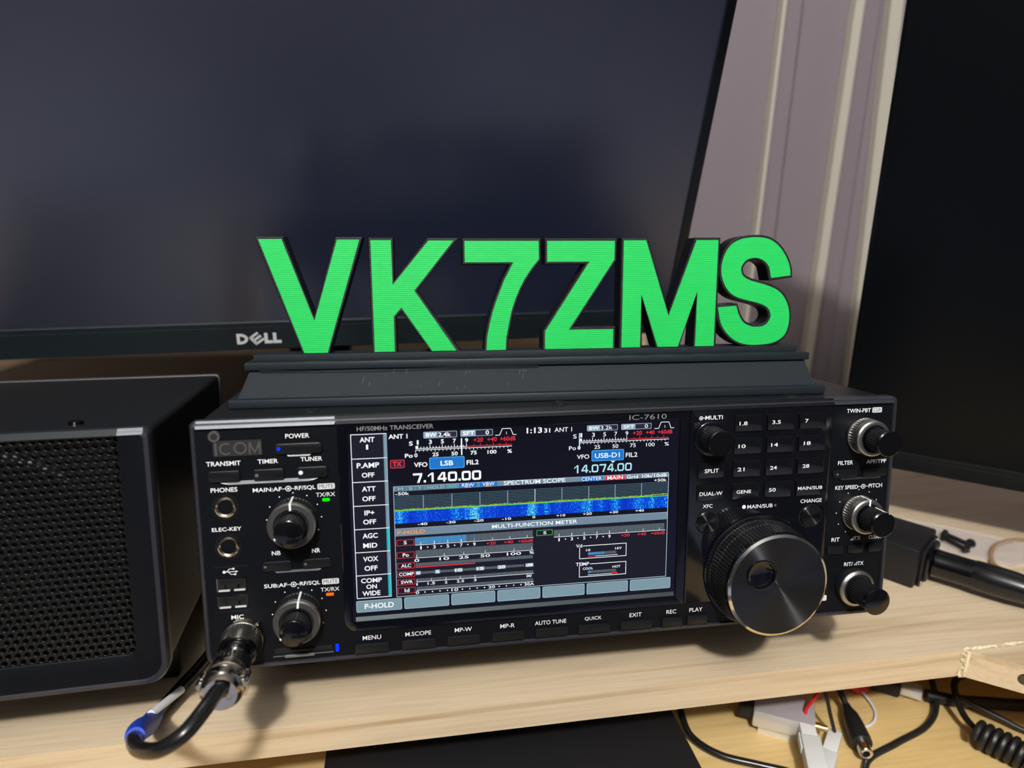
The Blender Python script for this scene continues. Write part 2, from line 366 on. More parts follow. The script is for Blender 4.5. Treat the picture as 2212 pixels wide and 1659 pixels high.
# housing
b = MB()
P0 = rrect(3, 1.5, 337, 115.8, 2, radii=(7, 7, 1.5, 1.5))
b.prof(P0, (5, 265), 'body_black')
b.build('housing', radio)
for x, y, z in ((49.3, 19.6, 0), (168.3, 17.2, 0), (289.1, 13.6, 0)):
    MB().lathe((x, y, 115.8), [(4.2, 0), (4.0, .25), (2.9, .3), (2.8, .9), (1.2, 1.2)], 20, 'dark_chrome', axis=(0, 0, 1), ms=['body_black', 'body_black', 'hole', 'dark_chrome']).build('case_screw', radio)
# frame around the front
b = MB()
def FR(d, y, rb=9, rt=2.0): return [(a, y, c_) for a, c_ in rrect(d, d, 340 - d, 116.3 - d, 1, k=6, radii=(rb - d * .8, rb - d * .8, max(rt - d * .5, .3), max(rt - d * .5, .3)))]
b.loft([FR(1.2, 9), FR(0, 7), FR(0, 1.0), FR(.9, -.6), FR(2.2, -.9), FR(2.7, -.2), FR(2.8, .6)], 'graphite', cap0=False, cap1=False)
b.build('front_frame', radio)
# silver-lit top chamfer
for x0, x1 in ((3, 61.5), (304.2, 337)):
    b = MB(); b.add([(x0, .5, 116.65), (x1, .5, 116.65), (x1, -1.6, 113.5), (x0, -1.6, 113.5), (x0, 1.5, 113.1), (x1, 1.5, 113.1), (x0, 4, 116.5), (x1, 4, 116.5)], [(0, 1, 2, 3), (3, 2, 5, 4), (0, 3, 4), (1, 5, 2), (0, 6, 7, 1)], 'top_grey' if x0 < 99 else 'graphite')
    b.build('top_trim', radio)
# front panel with its lettering
b = MB()
b.loft([[(a, y, c_) for a, c_ in rrect(2.6, 2.6, 337.4, 113.6, 1, k=6, radii=(7, 7, .4, .4))] for y in (4, 0)], 'panel_black')
yt = -0.03
def T(t, x0, z0, x1, z1, m='ink', bold=0.016, bb=None): (bb or b).text(t, x0, z0, x1, z1, yt, m, bold)
T('POWER', 40, 107.6, 50.3, 109.7); T('TRANSMIT', 6.2, 96.5, 20.6, 98.6); T('TIMER', 27.7, 96.7, 36.4, 98.7); T('TUNER', 46, 96.9, 55.4, 98.9)
T('PHONES', 7.3, 84.6, 18.5, 86.7); T('ELEC-KEY', 6.6, 66.7, 19.1, 68.5); T('MIC', 12.2, 24.9, 17.6, 26.9)
T('NB', 31.4, 54, 35.2, 56); T('NR', 48.9, 54, 52.6, 56.1)
for (z, nm) in ((83.8, 'MAIN:AF'), (38.6, 'SUB:AF')):
    x0 = 24.9 if nm[0] == 'M' else 27.2
    T(nm, x0, z, 37.3, z + 1.9); T('RF/SQL', 42.9, z - .2, 51.9, z + 2.0)
    b.quad(37.4, z + .8, 39, z + 1.05, yt, 'ink'); b.quad(41.2, z + .8, 42.7, z + 1.05, yt, 'ink')
    b.ring(40.1, z + .95, .95, 1.3, yt, 'ink'); b.disc(40.1, z + .95, .5, yt, 'ink')
    b.rr(52.7, z - .2, 60.3, z + 2.5, .6, yt, 'ink_box'); b.text('MUTE', 53.4, z + .3, 59.7, z + 2.1, yt * 2, 'ink_dark', 0.0)
    T('TX/RX', 51.9, z - 3.6, 60.3, z - 1.7, bold=.004)
for cx, cz in ((42, 70.8), (42, 25.8), (321.6, 56.6)):
    for k in range(11):
        a = math.radians(90 + (k - 5) * 30); b.disc(cx + 11.9 * math.cos(a), cz + 11.9 * math.sin(a), .32 if k else .32, yt, 'ink', 8)
# usb sign
b.quad(10.4, 47.5, 15.6, 47.8, yt, 'ink'); b.disc(10.5, 47.65, .7, yt, 'ink'); b.add([(15.4, yt, 47.1), (16.5, yt, 47.65), (15.4, yt, 48.2)], [(0, 1, 2)], 'ink')
b.add([(11.6, yt, 47.7), (13, yt, 48.9), (14.2, yt, 48.9), (14.2, yt, 49.15), (12.8, yt, 49.15), (11.2, yt, 47.7)], [(0, 1, 2, 3, 4, 5)], 'ink'); b.disc(14.5, 49.0, .5, yt, 'ink')
b.add([(12.4, yt, 47.6), (13.6, yt, 46.5), (14.8, yt, 46.5), (14.8, yt, 46.25), (13.4, yt, 46.25), (12.0, yt, 47.6)], [(0, 1, 2, 3, 4, 5)], 'ink'); b.quad(14.7, 46.0, 15.6, 46.8, yt, 'ink')
T('TWIN-PBT', 311.8, 108.8, 325.1, 110.9); b.rr(325.9, 108.5, 331.3, 111.2, .6, yt, 'ink_box'); b.text('CLR', 326.5, 109, 330.7, 110.7, yt * 2, 'ink_dark', 0)
T('FILTER', 308.8, 82, 317.2, 84.1); T('APF/TPF', 324.6, 82, 335.9, 84.1); T('KEY SPEED', 308.2, 69, 321, 71.1); T('PITCH', 327, 69.1, 334.6, 71.3)
b.quad(321.2, 70.0, 322.6, 70.25, yt, 'ink'); b.quad(325.2, 70.0, 326.8, 70.25, yt, 'ink'); b.ring(323.9, 70.1, .9, 1.25, yt, 'ink'); b.disc(323.9, 70.1, .45, yt, 'ink')
T('RIT', 308, 41.3, 312.6, 43.4); T('TX', 320.7, 41.4, 324.5, 43.5); T('CLEAR', 329.1, 41.4, 336.4, 43.4); T('RIT/', 316.1, 27.4, 321.2, 29.5); T('TX', 323.7, 27.5, 327.3, 29.5)
for dx, dz in ((318.7, 41.5), (321.6, 27.6)):
    b.add([(dx, yt, dz), (dx + 2, yt, dz), (dx + 2, yt, dz + 1.8), (dx + .5, yt, dz + .25), (dx + 1.7, yt, dz + .25), (dx + 1.75, yt, dz + 1.2)], [(0, 1, 4, 3), (1, 2, 5, 4), (2, 0, 3, 5)], 'ink')
b.rr(304.6, 9.2, 307.4, 12.4, .8, yt, 'ink_box')
for t_, x0, x1 in (('MENU', 69.9, 78.4), ('M.SCOPE', 89.7, 101.8), ('MP-W', 113.1, 121.3), ('MP-R', 135.1, 142.2), ('AUTO TUNE', 152.2, 167.9), ('QUICK', 177.2, 185.8), ('EXIT', 200.2, 206.5), ('REC', 219.5, 224.7), ('PLAY', 231.7, 238.7)):
    T(t_, x0, 9.4, x1, 11.5, bold=.004)
# usb port recess outline
b.quad(5.7, 49.9, 20.7, 50.1, yt, 'graphite'); b.quad(6, 28.8, 20.7, 28.95, yt, 'graphite'); b.quad(20.6, 29, 20.75, 50, yt, 'key_black')
b.build('front_panel', radio)
# maker's plate
b = MB(); b.box(9.5, -.45, 100.8, 30, 0.2, 107.8, 'logo_metal'); b.lathe((10.3, 0, 109.8), [(2.65, 0), (2.65, .45), (2.5, .5)], 24, 'logo_metal')
b.ring(10.3, 109.8, 1.5, 2.4, -.62, 'logo_line', 24); b.quad(10.2, 101.3, 11.2, 106.9, -.6, 'logo_line')
def arc(b, cx, cz, r0, r1, a0, a1, y, m, n=22):
    V = []
    for i in range(n + 1):
        a = math.radians(a0 + (a1 - a0) * i / n); V += [(cx + r0 * math.cos(a), y, cz + r0 * math.sin(a)), (cx + r1 * math.cos(a), y, cz + r1 * math.sin(a))]
    b.add(V, [(2 * i, 2 * i + 1, 2 * i + 3, 2 * i + 2) for i in range(n)], m)
arc(b, 14.9, 104.2, 2.0, 2.8, 48, 312, -.6, 'logo_line'); b.ring(20.9, 104.3, 2.0, 2.8, -.6, 'logo_line')
b.add([(24.4, -.6, 101.5), (25.2, -.6, 101.5), (25.2, -.6, 107), (24.4, -.6, 107), (26.9, -.6, 102.6), (28.7, -.6, 107), (29.5, -.6, 107), (29.5, -.6, 101.5), (28.7, -.6, 101.5), (26.9, -.6, 101.5), (25.3, -.6, 107), (28.7, -.6, 104.7), (25.2, -.6, 104.7)],
      [(0, 1, 2, 3), (8, 7, 6, 5), (3, 12, 9, 4, 10), (5, 4, 9, 11)], 'logo_line')
b.build('maker_plate', radio, recalc=False)
# buttons on the left panel
def pbtn(x0, z0, x1, z1, led=None, h=1.5, name='button', m='key_black', tx=None, r=1.1, label=None, ch=.35):
    q = MB().key(x0, z0, x1, z1, 1, -h, r, m, ch)
    if led:
        lx, lz, lr, lm = led; q.disc(lx, lz, lr, -h - .03, lm, 14)
    for a in (tx or []): q.text(a[0], a[1], a[2], a[3], a[4], -h - .03, 'ink', .016)
    o = q.build(name, radio)
    if label: o['label'] = label
    return o
pbtn(35.4, 100.9, 55.7, 105.6, (37.1, 103.4, .85, 'led_blue'), h=1.6, r=1.6, label='power button with a lit blue dot')
pbtn(7, 89.6, 20.2, 94.5, h=1.6)
pbtn(25.6, 89.6, 38.9, 94.5, (27.3, 91.9, .8, 'led_off'), h=1.6)
pbtn(44.3, 89.7, 57.6, 94.6, (46, 92.2, .95, 'led_white'), h=1.6, label='tuner button with a lit white dot')
pbtn(27, 46.7, 39.9, 51.3, (28.4, 49.1, .65, 'led_off'), h=1.0); pbtn(44.5, 46.9, 57.4, 51.4, (45.9, 49.2, .65, 'led_off'), h=1.0)
pbtn(305.9, 75.3, 319.4, 79.7, (308.3, 77.4, .65, 'led_off'), h=1.0); pbtn(322.6, 75.4, 336, 79.7, h=1.0)
for x0, x1 in ((305.5, 314.3), (317, 326), (328.7, 336.4)): pbtn(x0, 34.6, x1, 39.2, h=1.0)
# scooped grooves under the buttons: sloped lips that catch the lamp
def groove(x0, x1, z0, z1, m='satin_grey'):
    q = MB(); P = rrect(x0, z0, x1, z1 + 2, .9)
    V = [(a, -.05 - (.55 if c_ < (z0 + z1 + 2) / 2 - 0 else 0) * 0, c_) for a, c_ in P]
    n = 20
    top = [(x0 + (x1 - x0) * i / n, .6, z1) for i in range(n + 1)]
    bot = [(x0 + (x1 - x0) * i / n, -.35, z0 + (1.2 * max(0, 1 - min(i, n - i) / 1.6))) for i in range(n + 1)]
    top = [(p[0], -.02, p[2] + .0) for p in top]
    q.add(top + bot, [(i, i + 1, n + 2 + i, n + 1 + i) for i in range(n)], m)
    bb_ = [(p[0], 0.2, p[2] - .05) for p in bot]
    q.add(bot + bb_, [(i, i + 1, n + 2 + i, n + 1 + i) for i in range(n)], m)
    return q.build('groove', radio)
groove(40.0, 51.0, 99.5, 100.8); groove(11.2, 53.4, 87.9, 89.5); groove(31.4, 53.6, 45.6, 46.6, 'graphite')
for x0, x1 in ((309, 334.5),): groove(x0, x1, 74.2, 75.2, 'graphite')
# indicator leds
MB().key(54.6, 78.0, 57.8, 79.4, 1, -.2, .3, 'led_green', .1).build('indicator_light', radio, label='green indicator light')
MB().key(54.3, 32.8, 57.7, 34.2, 1, -.2, .3, 'led_orange', .1).build('indicator_light', radio, label='orange indicator light')
# phone jacks
for cx, cz in ((13.1, 77.8), (13.2, 59.5)):
    MB().lathe((cx, 0, cz), [(6.1, -.2), (5.9, .25), (4.9, .3), (4.8, .1), (4.6, .9), (4.0, 1.1), (3.3, .6), (3.2, -1.5)], 40, 'nickel', ms=['key_black'] * 2 + ['hole', 'nickel', 'nickel', 'nickel', 'hole'], cap1=True).build('phone_jack', radio)
# usb ports
for z0, z1 in ((38.9, 44.8), (30.9, 36.5)):
    q = MB(); x0, x1 = 7.2, 19.8
    q.box(x0, -.15, z0, x1, .1, z1, 'hole')
    q.box(x0 - .2, -.5, z0 - .2, x0 + .35, .1, z1 + .2, 'nickel'); q.box(x1 - .3, -.5, z0 - .2, x1 + .2, .1, z1 + .2, 'dark_chrome')
    q.box(x0, -.5, z1 - .2, x1, .1, z1 + .2, 'dark_chrome')
    q.box(x0 + .6, -.9, z0 - .1, x0 + 5.4, .1, z0 + .6, 'dell_silver'); q.box(x1 - 5.4, -.9, z0 - .1, x1 - .6, .1, z0 + .6, 'dell_silver')
    q.box(x0 + 1.2, -.35, z1 - 2.6, x1 - 1, .1, z1 - 1.2, 'key_black', b=.1)
    q.box(x0 + 3, -.45, z0 + .8, x0 + 4, .1, z0 + 2.8, 'dark_chrome'); q.box(x1 - 4, -.45, z0 + .8, x1 - 3, .1, z0 + 2.8, 'dark_chrome')
    q.build('usb_port', radio)
# memory card slot
q = MB(); q.box(30.4, -.3, 6.4, 56, .2, 8.6, 'hole', b=.1); q.box(30.4, -.5, 8.4, 36, .1, 8.8, 'dark_chrome'); q.box(37, -.7, 7.3, 48, .1, 8.2, 'key_black', b=.2)
q.box(29.4, -.5, 5.0, 56.5, .1, 5.4, 'satin_grey'); q.key(34.5, 4.2, 48, 5.6, .2, -.7, .5, 'satin_grey', .3)
q.build('card_slot', radio)
MB().key(57.4, 5.0, 58.9, 8.8, .6, -.3, .4, 'led_blue', .1).build('indicator_light', radio, label='blue indicator light by the card slot')
# concentric knobs
def knob(cx, cz, outer, inner, name, line=None):
    t_ = bpy.data.objects.new(name, None); col.objects.link(t_); t_.parent = radio; t_.location = Vector((cx, 0, cz)) * mm
    if outer:
        q = MB(); q.lathe((0, 0, 0), outer[0], 160, 'knob_grey', ms=outer[1])
        if outer[2] is not None:
            a = math.radians(outer[2]); r0, yfr = outer[3], outer[4]
            Tm = Matrix.Rotation(-(a - PI / 2), 4, 'Y')
            q.box(-.45, -yfr - .15, r0 - .3, .45, -.6, r0 + .18, 'white_line', T=Tm); q.box(-.45, -yfr - .2, r0 - 3.0, .45, -yfr + .2, r0 + .1, 'white_line', T=Tm)
        q.build('outer_ring', t_)
    q = MB(); q.lathe((0, 0, 0), inner[0], 128, 'knob_black', ms=inner[1])
    if inner[2] is not None:
        a = math.radians(inner[2]); r0, yfr, yb = inner[3], inner[4], inner[5]
        Tm = Matrix.Rotation(-(a - PI / 2), 4, 'Y')
        q.box(-.4, -yfr + .2, r0 - .4, .4, -yb, r0 + .15, 'white_line', T=Tm); q.box(-.4, -yfr - .12, r0 - 2.4, .4, -yfr + .3, r0 + .05, 'white_line', T=Tm)
    q.build('inner_knob', t_)
    return t_
sil = ([(10.0, .3), (10.05, .8), (10.0, 1.6), (10.0, 1.7, .3), (9.9, 7.6, .3), (10.2, 7.8), (10.3, 10.2), (9.7, 10.9), (7.6, 11.0), (7.2, 10)])
silm = ['knob_grey', 'knob_grey', 'knob_rubber', 'knob_rubber', 'knob_silver', 'knob_silver', 'knob_silver', 'knob_grey', 'hole']
inn = ([(6.4, 9.5), (6.4, 12, .25), (6.2, 19.3, .25), (6.1, 19.6), (5.9, 20.4), (5.4, 20.7)])
innm = ['knob_black', 'knob_rubber', 'knob_black', 'knob_black', 'knob_black']
knob(42, 70.8, (sil, silm, 90, 10.2, 11.0), (inn, innm, 200, 6.1, 20.5, 13), 'volume_knob')
knob(42, 25.8, (sil, silm, 83, 10.2, 11.0), (inn, innm, 200, 6.1, 20.5, 13), 'volume_knob')
sil2 = ([(9.2, .3), (9.3, 1.6), (9.0, 1.7, .35), (8.9, 5.6, .35), (9.2, 5.8), (9.0, 8.4), (8.2, 9.0), (7.0, 9.1), (6.8, 8.2)])
silm2 = ['knob_silver', 'knob_silver', 'knob_silver', 'knob_silver', 'knob_silver', 'knob_silver', 'knob_grey', 'hole']
inn2 = ([(5.9, 8), (5.9, 10, .25), (5.9, 18.5, .25), (6.2, 18.8), (6.4, 19.9), (5.9, 20.3)])
knob(321.6, 97.1, (sil2, silm2, None), (inn2, innm, None), 'passband_knob')
knob(321.6, 56.6, (sil2, silm2, 88, 9.0, 8.9), (inn2, innm, 62, 6.2, 20.1, 10), 'pitch_knob')
knob(321.6, 16.6, ([(9.9, .2), (9.8, 4.0), (9.4, 4.6), (8.0, 5.2), (7.9, 4.5)], ['knob_rubber', 'knob_silver', 'knob_silver', 'hole'], None),
     ([(6.6, 3), (6.5, 5, .35), (6.3, 18.2, .35), (6.7, 18.5), (6.9, 19.9), (6.3, 20.3)], innm, None), 'rit_knob')
# glossy display surround and key panel
def plate(x0, z0, x1, z1, rad, hole=None, y=-1.0, name='', ms='gloss_black'):
    q = MB(); A = lambda d, yy, : [(a, yy, c_) for a, c_ in rrect(x0 + d, z0 + d, x1 - d, z1 - d, 1, k=6, radii=rad)]
    rings = [A(0, .5), A(0, y + .4), A(.45, y)]
    if hole:
        hx0, hz0, hx1, hz1 = hole
        H = lambda d, yy, e=0: [(a, yy, c_) for a, c_ in rrect(hx0 + d, hz0 + d + e, hx1 - d, hz1 - d, 1, k=6, radii=(.4,) * 4)]
        rings += [H(-.6, y), H(0, y + .1), H(.0, .02, 2.2)]
        q.loft(rings, ms, cap0=False, cap1=False)
    else: q.loft(rings, ms, cap0=False)
    return q
q = plate(62.2, 14.3, 228.3, 113.8, (6, .5, .3, .3), hole=(66.6, 19.2, 223.4, 109.2))
q.add([(67.2, -.93, 19.4), (222.8, -.93, 19.4), (222.8, -.1, 21.2), (67.2, -.1, 21.2)], [(0, 1, 2, 3)], 'lip_satin')
q.add([(62.2, .5, 116.67), (228.3, .5, 116.67), (228.3, -1.65, 113.5), (62.2, -1.65, 113.5), (62.2, 4, 116.5), (228.3, 4, 116.5)], [(0, 1, 2, 3), (0, 4, 5, 1)], 'gloss_black')
q.text('HF/50MHz TRANSCEIVER', 71, 109.8, 105.1, 111.9, -1.03, 'ink_grey', .01)
q.text('IC-7610', 197.7, 109.9, 216.3, 112.3, -1.03, 'ink_grey', .0)
q.build('display_surround', radio)
q = plate(228.6, 14.3, 304, 113.8, (.4, 3, 3, .4))
q.add([(228.6, .5, 116.67), (304, .5, 116.67), (304, -1.65, 113.5), (228.6, -1.65, 113.5), (228.6, 4, 116.5), (304, 4, 116.5)], [(0, 1, 2, 3), (0, 4, 5, 1)], 'gloss_black')
y1 = -1.03
q.ring(233.9, 109.4, .7, 1.0, y1, 'ink'); q.disc(233.9, 109.4, .4, y1, 'ink'); q.quad(234.9, 109.3, 236, 109.6, y1, 'ink'); q.text('MULTI', 236, 108.5, 245, 110.5, y1, 'ink', .016)
q.text('XFC', 236.4, 64, 241.5, 65.9, y1, 'ink', .006); q.text('CHANGE', 288.7, 63.5, 300.4, 65.5, y1, 'ink', .01); q.text('MAIN/SUB', 260, 62.3, 273.6, 64.3, y1, 'ink', .01)
q.disc(258.2, 63.4, 1.0, y1, 'led_white'); q.disc(275.0, 63.3, .7, y1, 'led_off')
q.build('key_panel', radio)
# the band keys
def gkey(x0, z0, x1, z1, txt, tb):
    q = MB().key(x0 + .5, z0 + .5, x1 - .5, z1 - .5, -.9, -1.9, .7, 'key_gloss', .35)
    if txt: q.text(txt, *tb, -1.93, 'ink', .012)
    q.build('band_key', radio)
def ring_edge(x0, z0, x1, z1):
    return
rows = [(101.7, 110.9), (90.3, 99.4), (78.6, 88.0), (67.2, 76.5)]; colsx = [(250.5, 266.1), (267.7, 283.3), (284.9, 300.4)]
names = [['1.8', '3.5', '7'], ['10', '14', '18'], ['21', '24', '28'], ['GENE', '50', 'MAIN/SUB']]
tw = {'1.8': 4.2, '3.5': 4.5, '7': 1.9, 'GENE': 7.7, 'MAIN/SUB': 13.4}
for i, (z0, z1) in enumerate(rows):
    for j, (x0, x1) in enumerate(colsx):
        s_ = names[i][j]; W_ = tw.get(s_, 3.7); zz = z0 + 3.5; xx = x0 + (2.9 if j < 2 else (1.4 if s_ == 'MAIN/SUB' else 3.2))
        gkey(x0, z0, x1, z1, s_, (xx, zz, xx + W_, zz + (1.9 if len(s_) < 4 else 1.75)))
gkey(232.3, 78.9, 247, 87.8, 'SPLIT', (236.3, 82.1, 243.6, 84.1)); gkey(232.3, 67.3, 247, 76.5, 'DUAL-W', (234, 70.6, 246, 72.5))
# round brushed buttons
for cx, cz, r_ in ((238.9, 56.7, 5.6), (294.4, 56.5, 5.6)):
    MB().lathe((cx, 0, cz), [(r_ + .7, .9), (r_ + .6, 1.15), (r_, 1.0), (r_, 1.7), (r_ - .3, 2.0)], 48, 'brushed_black', ms=['gloss_black', 'hole', 'brushed_black', 'brushed_black']).build('round_button', radio, origin=(cx, 0, cz))
# multi knob
t_ = bpy.data.objects.new('multi_knob', None); col.objects.link(t_); t_.parent = radio; t_.location = Vector((239.2, 0, 99.2)) * mm
MB().lathe((0, 0, 0), [(8.6, .9), (8.6, 2.0), (8.2, 2.3), (6.9, 2.4)], 64, 'gloss_black').build('collar', t_)
MB().lathe((0, 0, 0), [(6.7, 2.3), (6.7, 3.2, .22), (6.5, 10.9, .22), (6.4, 11.2), (6.3, 12.2), (5.8, 12.6)], 128, 'knob_black', ms=innm).build('inner_knob', t_)
# tuning dial
t_ = bpy.data.objects.new('tuning_dial', None); col.objects.link(t_); t_.parent = radio; t_.location = Vector((266.8, 0, 30.3)) * mm
MB().lathe((0, 0, 0), [(28.9, .6), (28.9, 2.6), (28.4, 3.2), (26, 3.2)], 128, 'gloss_black').build('flange', t_)
q = MB(); q.lathe((0, 0, 0), [(27.4, 3.1), (27.0, 4.2), (26.9, 4.3, .4), (26.5, 8.4, .4), (26.5, 8.5, .15), (26.45, 9.0, .15), (26.4, 9.1, .4), (26.1, 18.6, .4), (26.0, 18.8), (26.0, 20.6), (25.7, 21.0)], 368, 'knob_rubber', ms=['gloss_black'] + ['knob_rubber'] * 7 + ['knob_black'] * 2, cap1=False)
q.build('grip', t_)
MB().lathe((0, 0, 0), [(25.7, 20.9), (25.6, 21.3), (24.3, 22.0), (24.2, 21.6)], 160, 'chrome', cap1=False).build('chrome_edge', t_)
# brushed face with the finger dimple
fx, fz, fr = -8.9, 6.2, 7.6
n = 96
outer = [(24.25 * math.cos(2 * PI * i / n), -21.95, 24.25 * math.sin(2 * PI * i / n)) for i in range(n)]
inner = [(fx + fr * math.cos(2 * PI * i / n), -21.95, fz + fr * math.sin(2 * PI * i / n)) for i in range(n)]
q = MB(); q.loft([outer, inner], 'brushed_black', cap0=False, cap1=False); q.build('dial_face', t_)
rim = [(fx + r_ * math.cos(2 * PI * i / n), y_, fz + r_ * math.sin(2 * PI * i / n)) for i in range(n) for r_, y_ in ()]
q = MB(); rr_ = lambda r_, y_: [(fx + r_ * math.cos(2 * PI * i / n), y_, fz + r_ * math.sin(2 * PI * i / n)) for i in range(n)]
q.loft([rr_(7.65, -21.8), rr_(7.5, -22.35), rr_(7.1, -22.45), rr_(6.6, -22.2), rr_(6.3, -21.0), rr_(5.2, -20.4), rr_(3.4, -19.9), rr_(1.2, -19.7)], 'gloss_black', cap0=False)
q.build('finger_dimple', t_)
# keys under the display
for x0, x1 in ((66.2, 82.1), (88, 103.8), (109.4, 125), (130.9, 146.5), (152.2, 168.2), (173.7, 189.8), (195.3, 211.5), (216.9, 227.4), (230.2, 241)):
    q = MB().key(x0, 3.1, x1, 7.7, 1, -1.3, .3, 'key_black', .3); q.quad(x0 - .2, 2.6, x1 + .4, 2.85, -.03, 'graphite'); q.build('menu_key', radio)
# feet and tilt stand
for x in (22, 300):
    MB().lathe((x + 8, 235, 1.6), [(9, 0), (9, 8), (8, 12.2)], 24, 'knob_rubber', axis=(0, 0, -1)).build('foot', radio)
    MB().box(x, 62, -35.2, x + 22, 70, 1.6, 'body_black', b=1.5).build('stand_leg', radio)

# ------------------------------------------------------------------ display contents
s = MB(); Y = [0.0]
s.quad(66.6, 21.4, 223.3, 109.2, 0, 'd_bg')
L1, L2, L3 = -.02, -.04, -.06
def q_(x0, z0, x1, z1, m, y=L1): s.quad(x0, z0, x1, z1, y, m)
def t2(t, x0, z0, x1, z1, m='d_white', y=L3, bold=.02): s.text(t, x0, z0, x1, z1, y, m, bold)
lv = [108.1, 96.9, 86.0, 74.8, 63.7, 52.6, 41.4, 30.2]
for k in range(7):
    q_(68.2, lv[k + 1], 83.8, lv[k], 'd_dkey'); q_(68.1, lv[k] - .22, 84, lv[k] + .1, 'd_white', L2)
    on = k in (4, 6)
    q_(82.7, lv[k + 1] + .1, 83.9, lv[k] - .2, 'd_cyan' if on else 'd_dim', L2)
    for j in range(36):
        z = lv[k + 1] + .2 + j * .3; q_(82.4, z, 83.9, z + .1, 'd_keyl' if not on else 'd_cyan', L3)
q_(68.0, 30.1, 84, 30.4, 'd_white', L2); q_(68.0, 30.2, 68.3, 108.2, 'd_white', L2); q_(83.8, 30.2, 84, 108.2, 'd_keyl', L2)
for t_, x0, z0, x1, z1 in (('ANT', 72, 104.4, 78.6, 106.7), ('1', 74.5, 101, 75.9, 103.3), ('P.AMP', 70.3, 92.5, 80.3, 94.9), ('OFF', 72.4, 88, 78, 90.3), ('ATT', 72.2, 81.5, 78.3, 83.8), ('OFF', 72.2, 76.9, 78.1, 79.2), ('IP+', 72.9, 70.2, 77.4, 72.5), ('OFF', 72.2, 65.9, 78, 68.2),
        ('AGC', 71.7, 59.2, 78.5, 61.6), ('MID', 71.8, 54.6, 78.2, 56.9), ('VOX', 71.5, 48, 78.4, 50.4), ('OFF', 72, 43.5, 77.9, 45.9), ('COMP', 70.2, 37.6, 79.7, 39.9), ('ON', 72.5, 34.6, 77.3, 36.8), ('WIDE', 70.6, 31.3, 78.8, 33.6)):
    t2(t_, x0, z0, x1, z1)
def rx(main):
    M_ = 'd_white'
    if main:
        t2('ANT 1', 84.8, 105.4, 93.3, 107.5)
        bw = (100.5, 105, 115.8, 108); sf = (117.4, 105.1, 132.4, 108.1); tr = (133.5, 135.6, 136.8, 140.7, 141.9, 143.4)
        sx = [97.8, 103.5, 109, 114.5, 120.1]; dbx = [(123.4, 127.8), (129.8, 134.2), (135.7, 143)]; l0, l1, l2 = 96.8, 120.2, 141.3
        pw = [(96.2, 97.6, '0'), (104.4, 107.2, '25'), (113.1, 116, '50'), (121.9, 124.8, '75'), (129.8, 134, '100'), (139.1, 141.3, '%')]
    else:
        t2('ANT 1', 161.6, 105.4, 170, 107.5, 'd_white', bold=0)
        bw = (177.3, 105.1, 192.4, 107.9); sf = (194.1, 105.1, 209.2, 107.9); tr = (210.7, 212.8, 214, 217.9, 219, 220.6)
        sx = [174.5, 180.4, 185.9, 191.4, 196.9]; dbx = [(200.0, 204.5), (206.5, 210.8), (212.4, 219.8)]; l0, l1, l2 = 173.9, 197.1, 218.2
        pw = [(172.8, 174.2, '0'), (181, 183.8, '25'), (189.9, 192.8, '50'), (198.6, 201.5, '75'), (206.7, 211, '100'), (216, 218.2, '%')]
    bold = .02 if main else .004
    for (r_, lab, wl, val, vx) in ((bw, 'BW', 5, '2.4k' if main else '3.2k', None), (sf, 'SFT', 5.6, '0', 1)):
        x0, z0, x1, z1 = r_
        s.rr(x0, z0, x1, z1, .5, L1, 'd_keyl'); s.rr(x0 + .2, z0 + .2, x1 - .2, z1 - .2, .4, L2 * .75, 'd_bg')
        q_(x0 + .3, z0 + .25, x0 + wl + 1.4, z1 - .25, 'd_greyl', L2)
        t2(lab, x0 + 1.1, z0 + .6, x0 + wl + .9, z1 - .5, bold=bold)
        if vx: t2(val, x1 - 3.4, z0 + .5, x1 - 1.8, z1 - .5, bold=bold)
        else: t2(val, x0 + wl + 1.7, z0 + .5, x1 - 2.7, z1 - .5, bold=bold)
    a = [(tr[0], 105.1), (tr[1], 105.1), (tr[2], 108.1), (tr[3], 108.1), (tr[4], 105.1), (tr[5], 105.1)]
    for (p, r_) in zip(a, a[1:]):
        dx, dz = r_[0] - p[0], r_[1] - p[1]; L = math.hypot(dx, dz); nx, nz = -dz / L * .14, dx / L * .14
        s.add([(p[0] + nx, L2, p[1] + nz), (r_[0] + nx, L2, r_[1] + nz), (r_[0] - nx, L2, r_[1] - nz), (p[0] - nx, L2, p[1] - nz)], [(0, 1, 2, 3)], M_)
    xc = (tr[2] + tr[3]) / 2; q_(xc - .1, 105.3, xc + .1, 106.6, M_)
    t2('S', sx[0] - 3.9, 101.9, sx[0] - 2.2, 103.9, bold=bold)
    for k, X in enumerate(sx): t2('13579'[k], X - .65, 102.3, X + .75, 104.3, bold=bold)
    for (u0, u1), t_ in zip(dbx, ('+20', '+40', '+60dB')): t2(t_, u0, 102.3, u1, 104.3, 'd_red', bold=.012)
    q_(l0, 100.25, l1, 100.5, M_); q_(l1, 100.3, l2, 100.6, 'd_red'); q_(l0, 99.55, l2, 99.8, M_)
    for k in range(17):
        X = sx[0] + (sx[4] - sx[0]) * k / 16; h = 1.5 if k % 4 == 0 else .8
        q_(X - .13, 100.4, X + .13, 100.4 + h, M_)
    q_(l0, 100.3, l0 + (1.2 if main else 1.0), 101.6, M_)
    for k in range(1, 7):
        X = l1 + (l2 - l1) * k / 7 + .3; q_(X - .1, 100.5, X + .1, 101.3 + .5 * (k % 2 == 0), 'd_red')
    for k in range(25):
        X = l0 + (l2 - 2 - l0) * k / 24; q_(X - .1, 98.9 - (.4 if k % 5 == 0 else 0), X + .1, 99.6, M_)
    for u0, u1, t_ in pw: t2(t_, u0, 96.4, u1, 98.2, bold=bold)
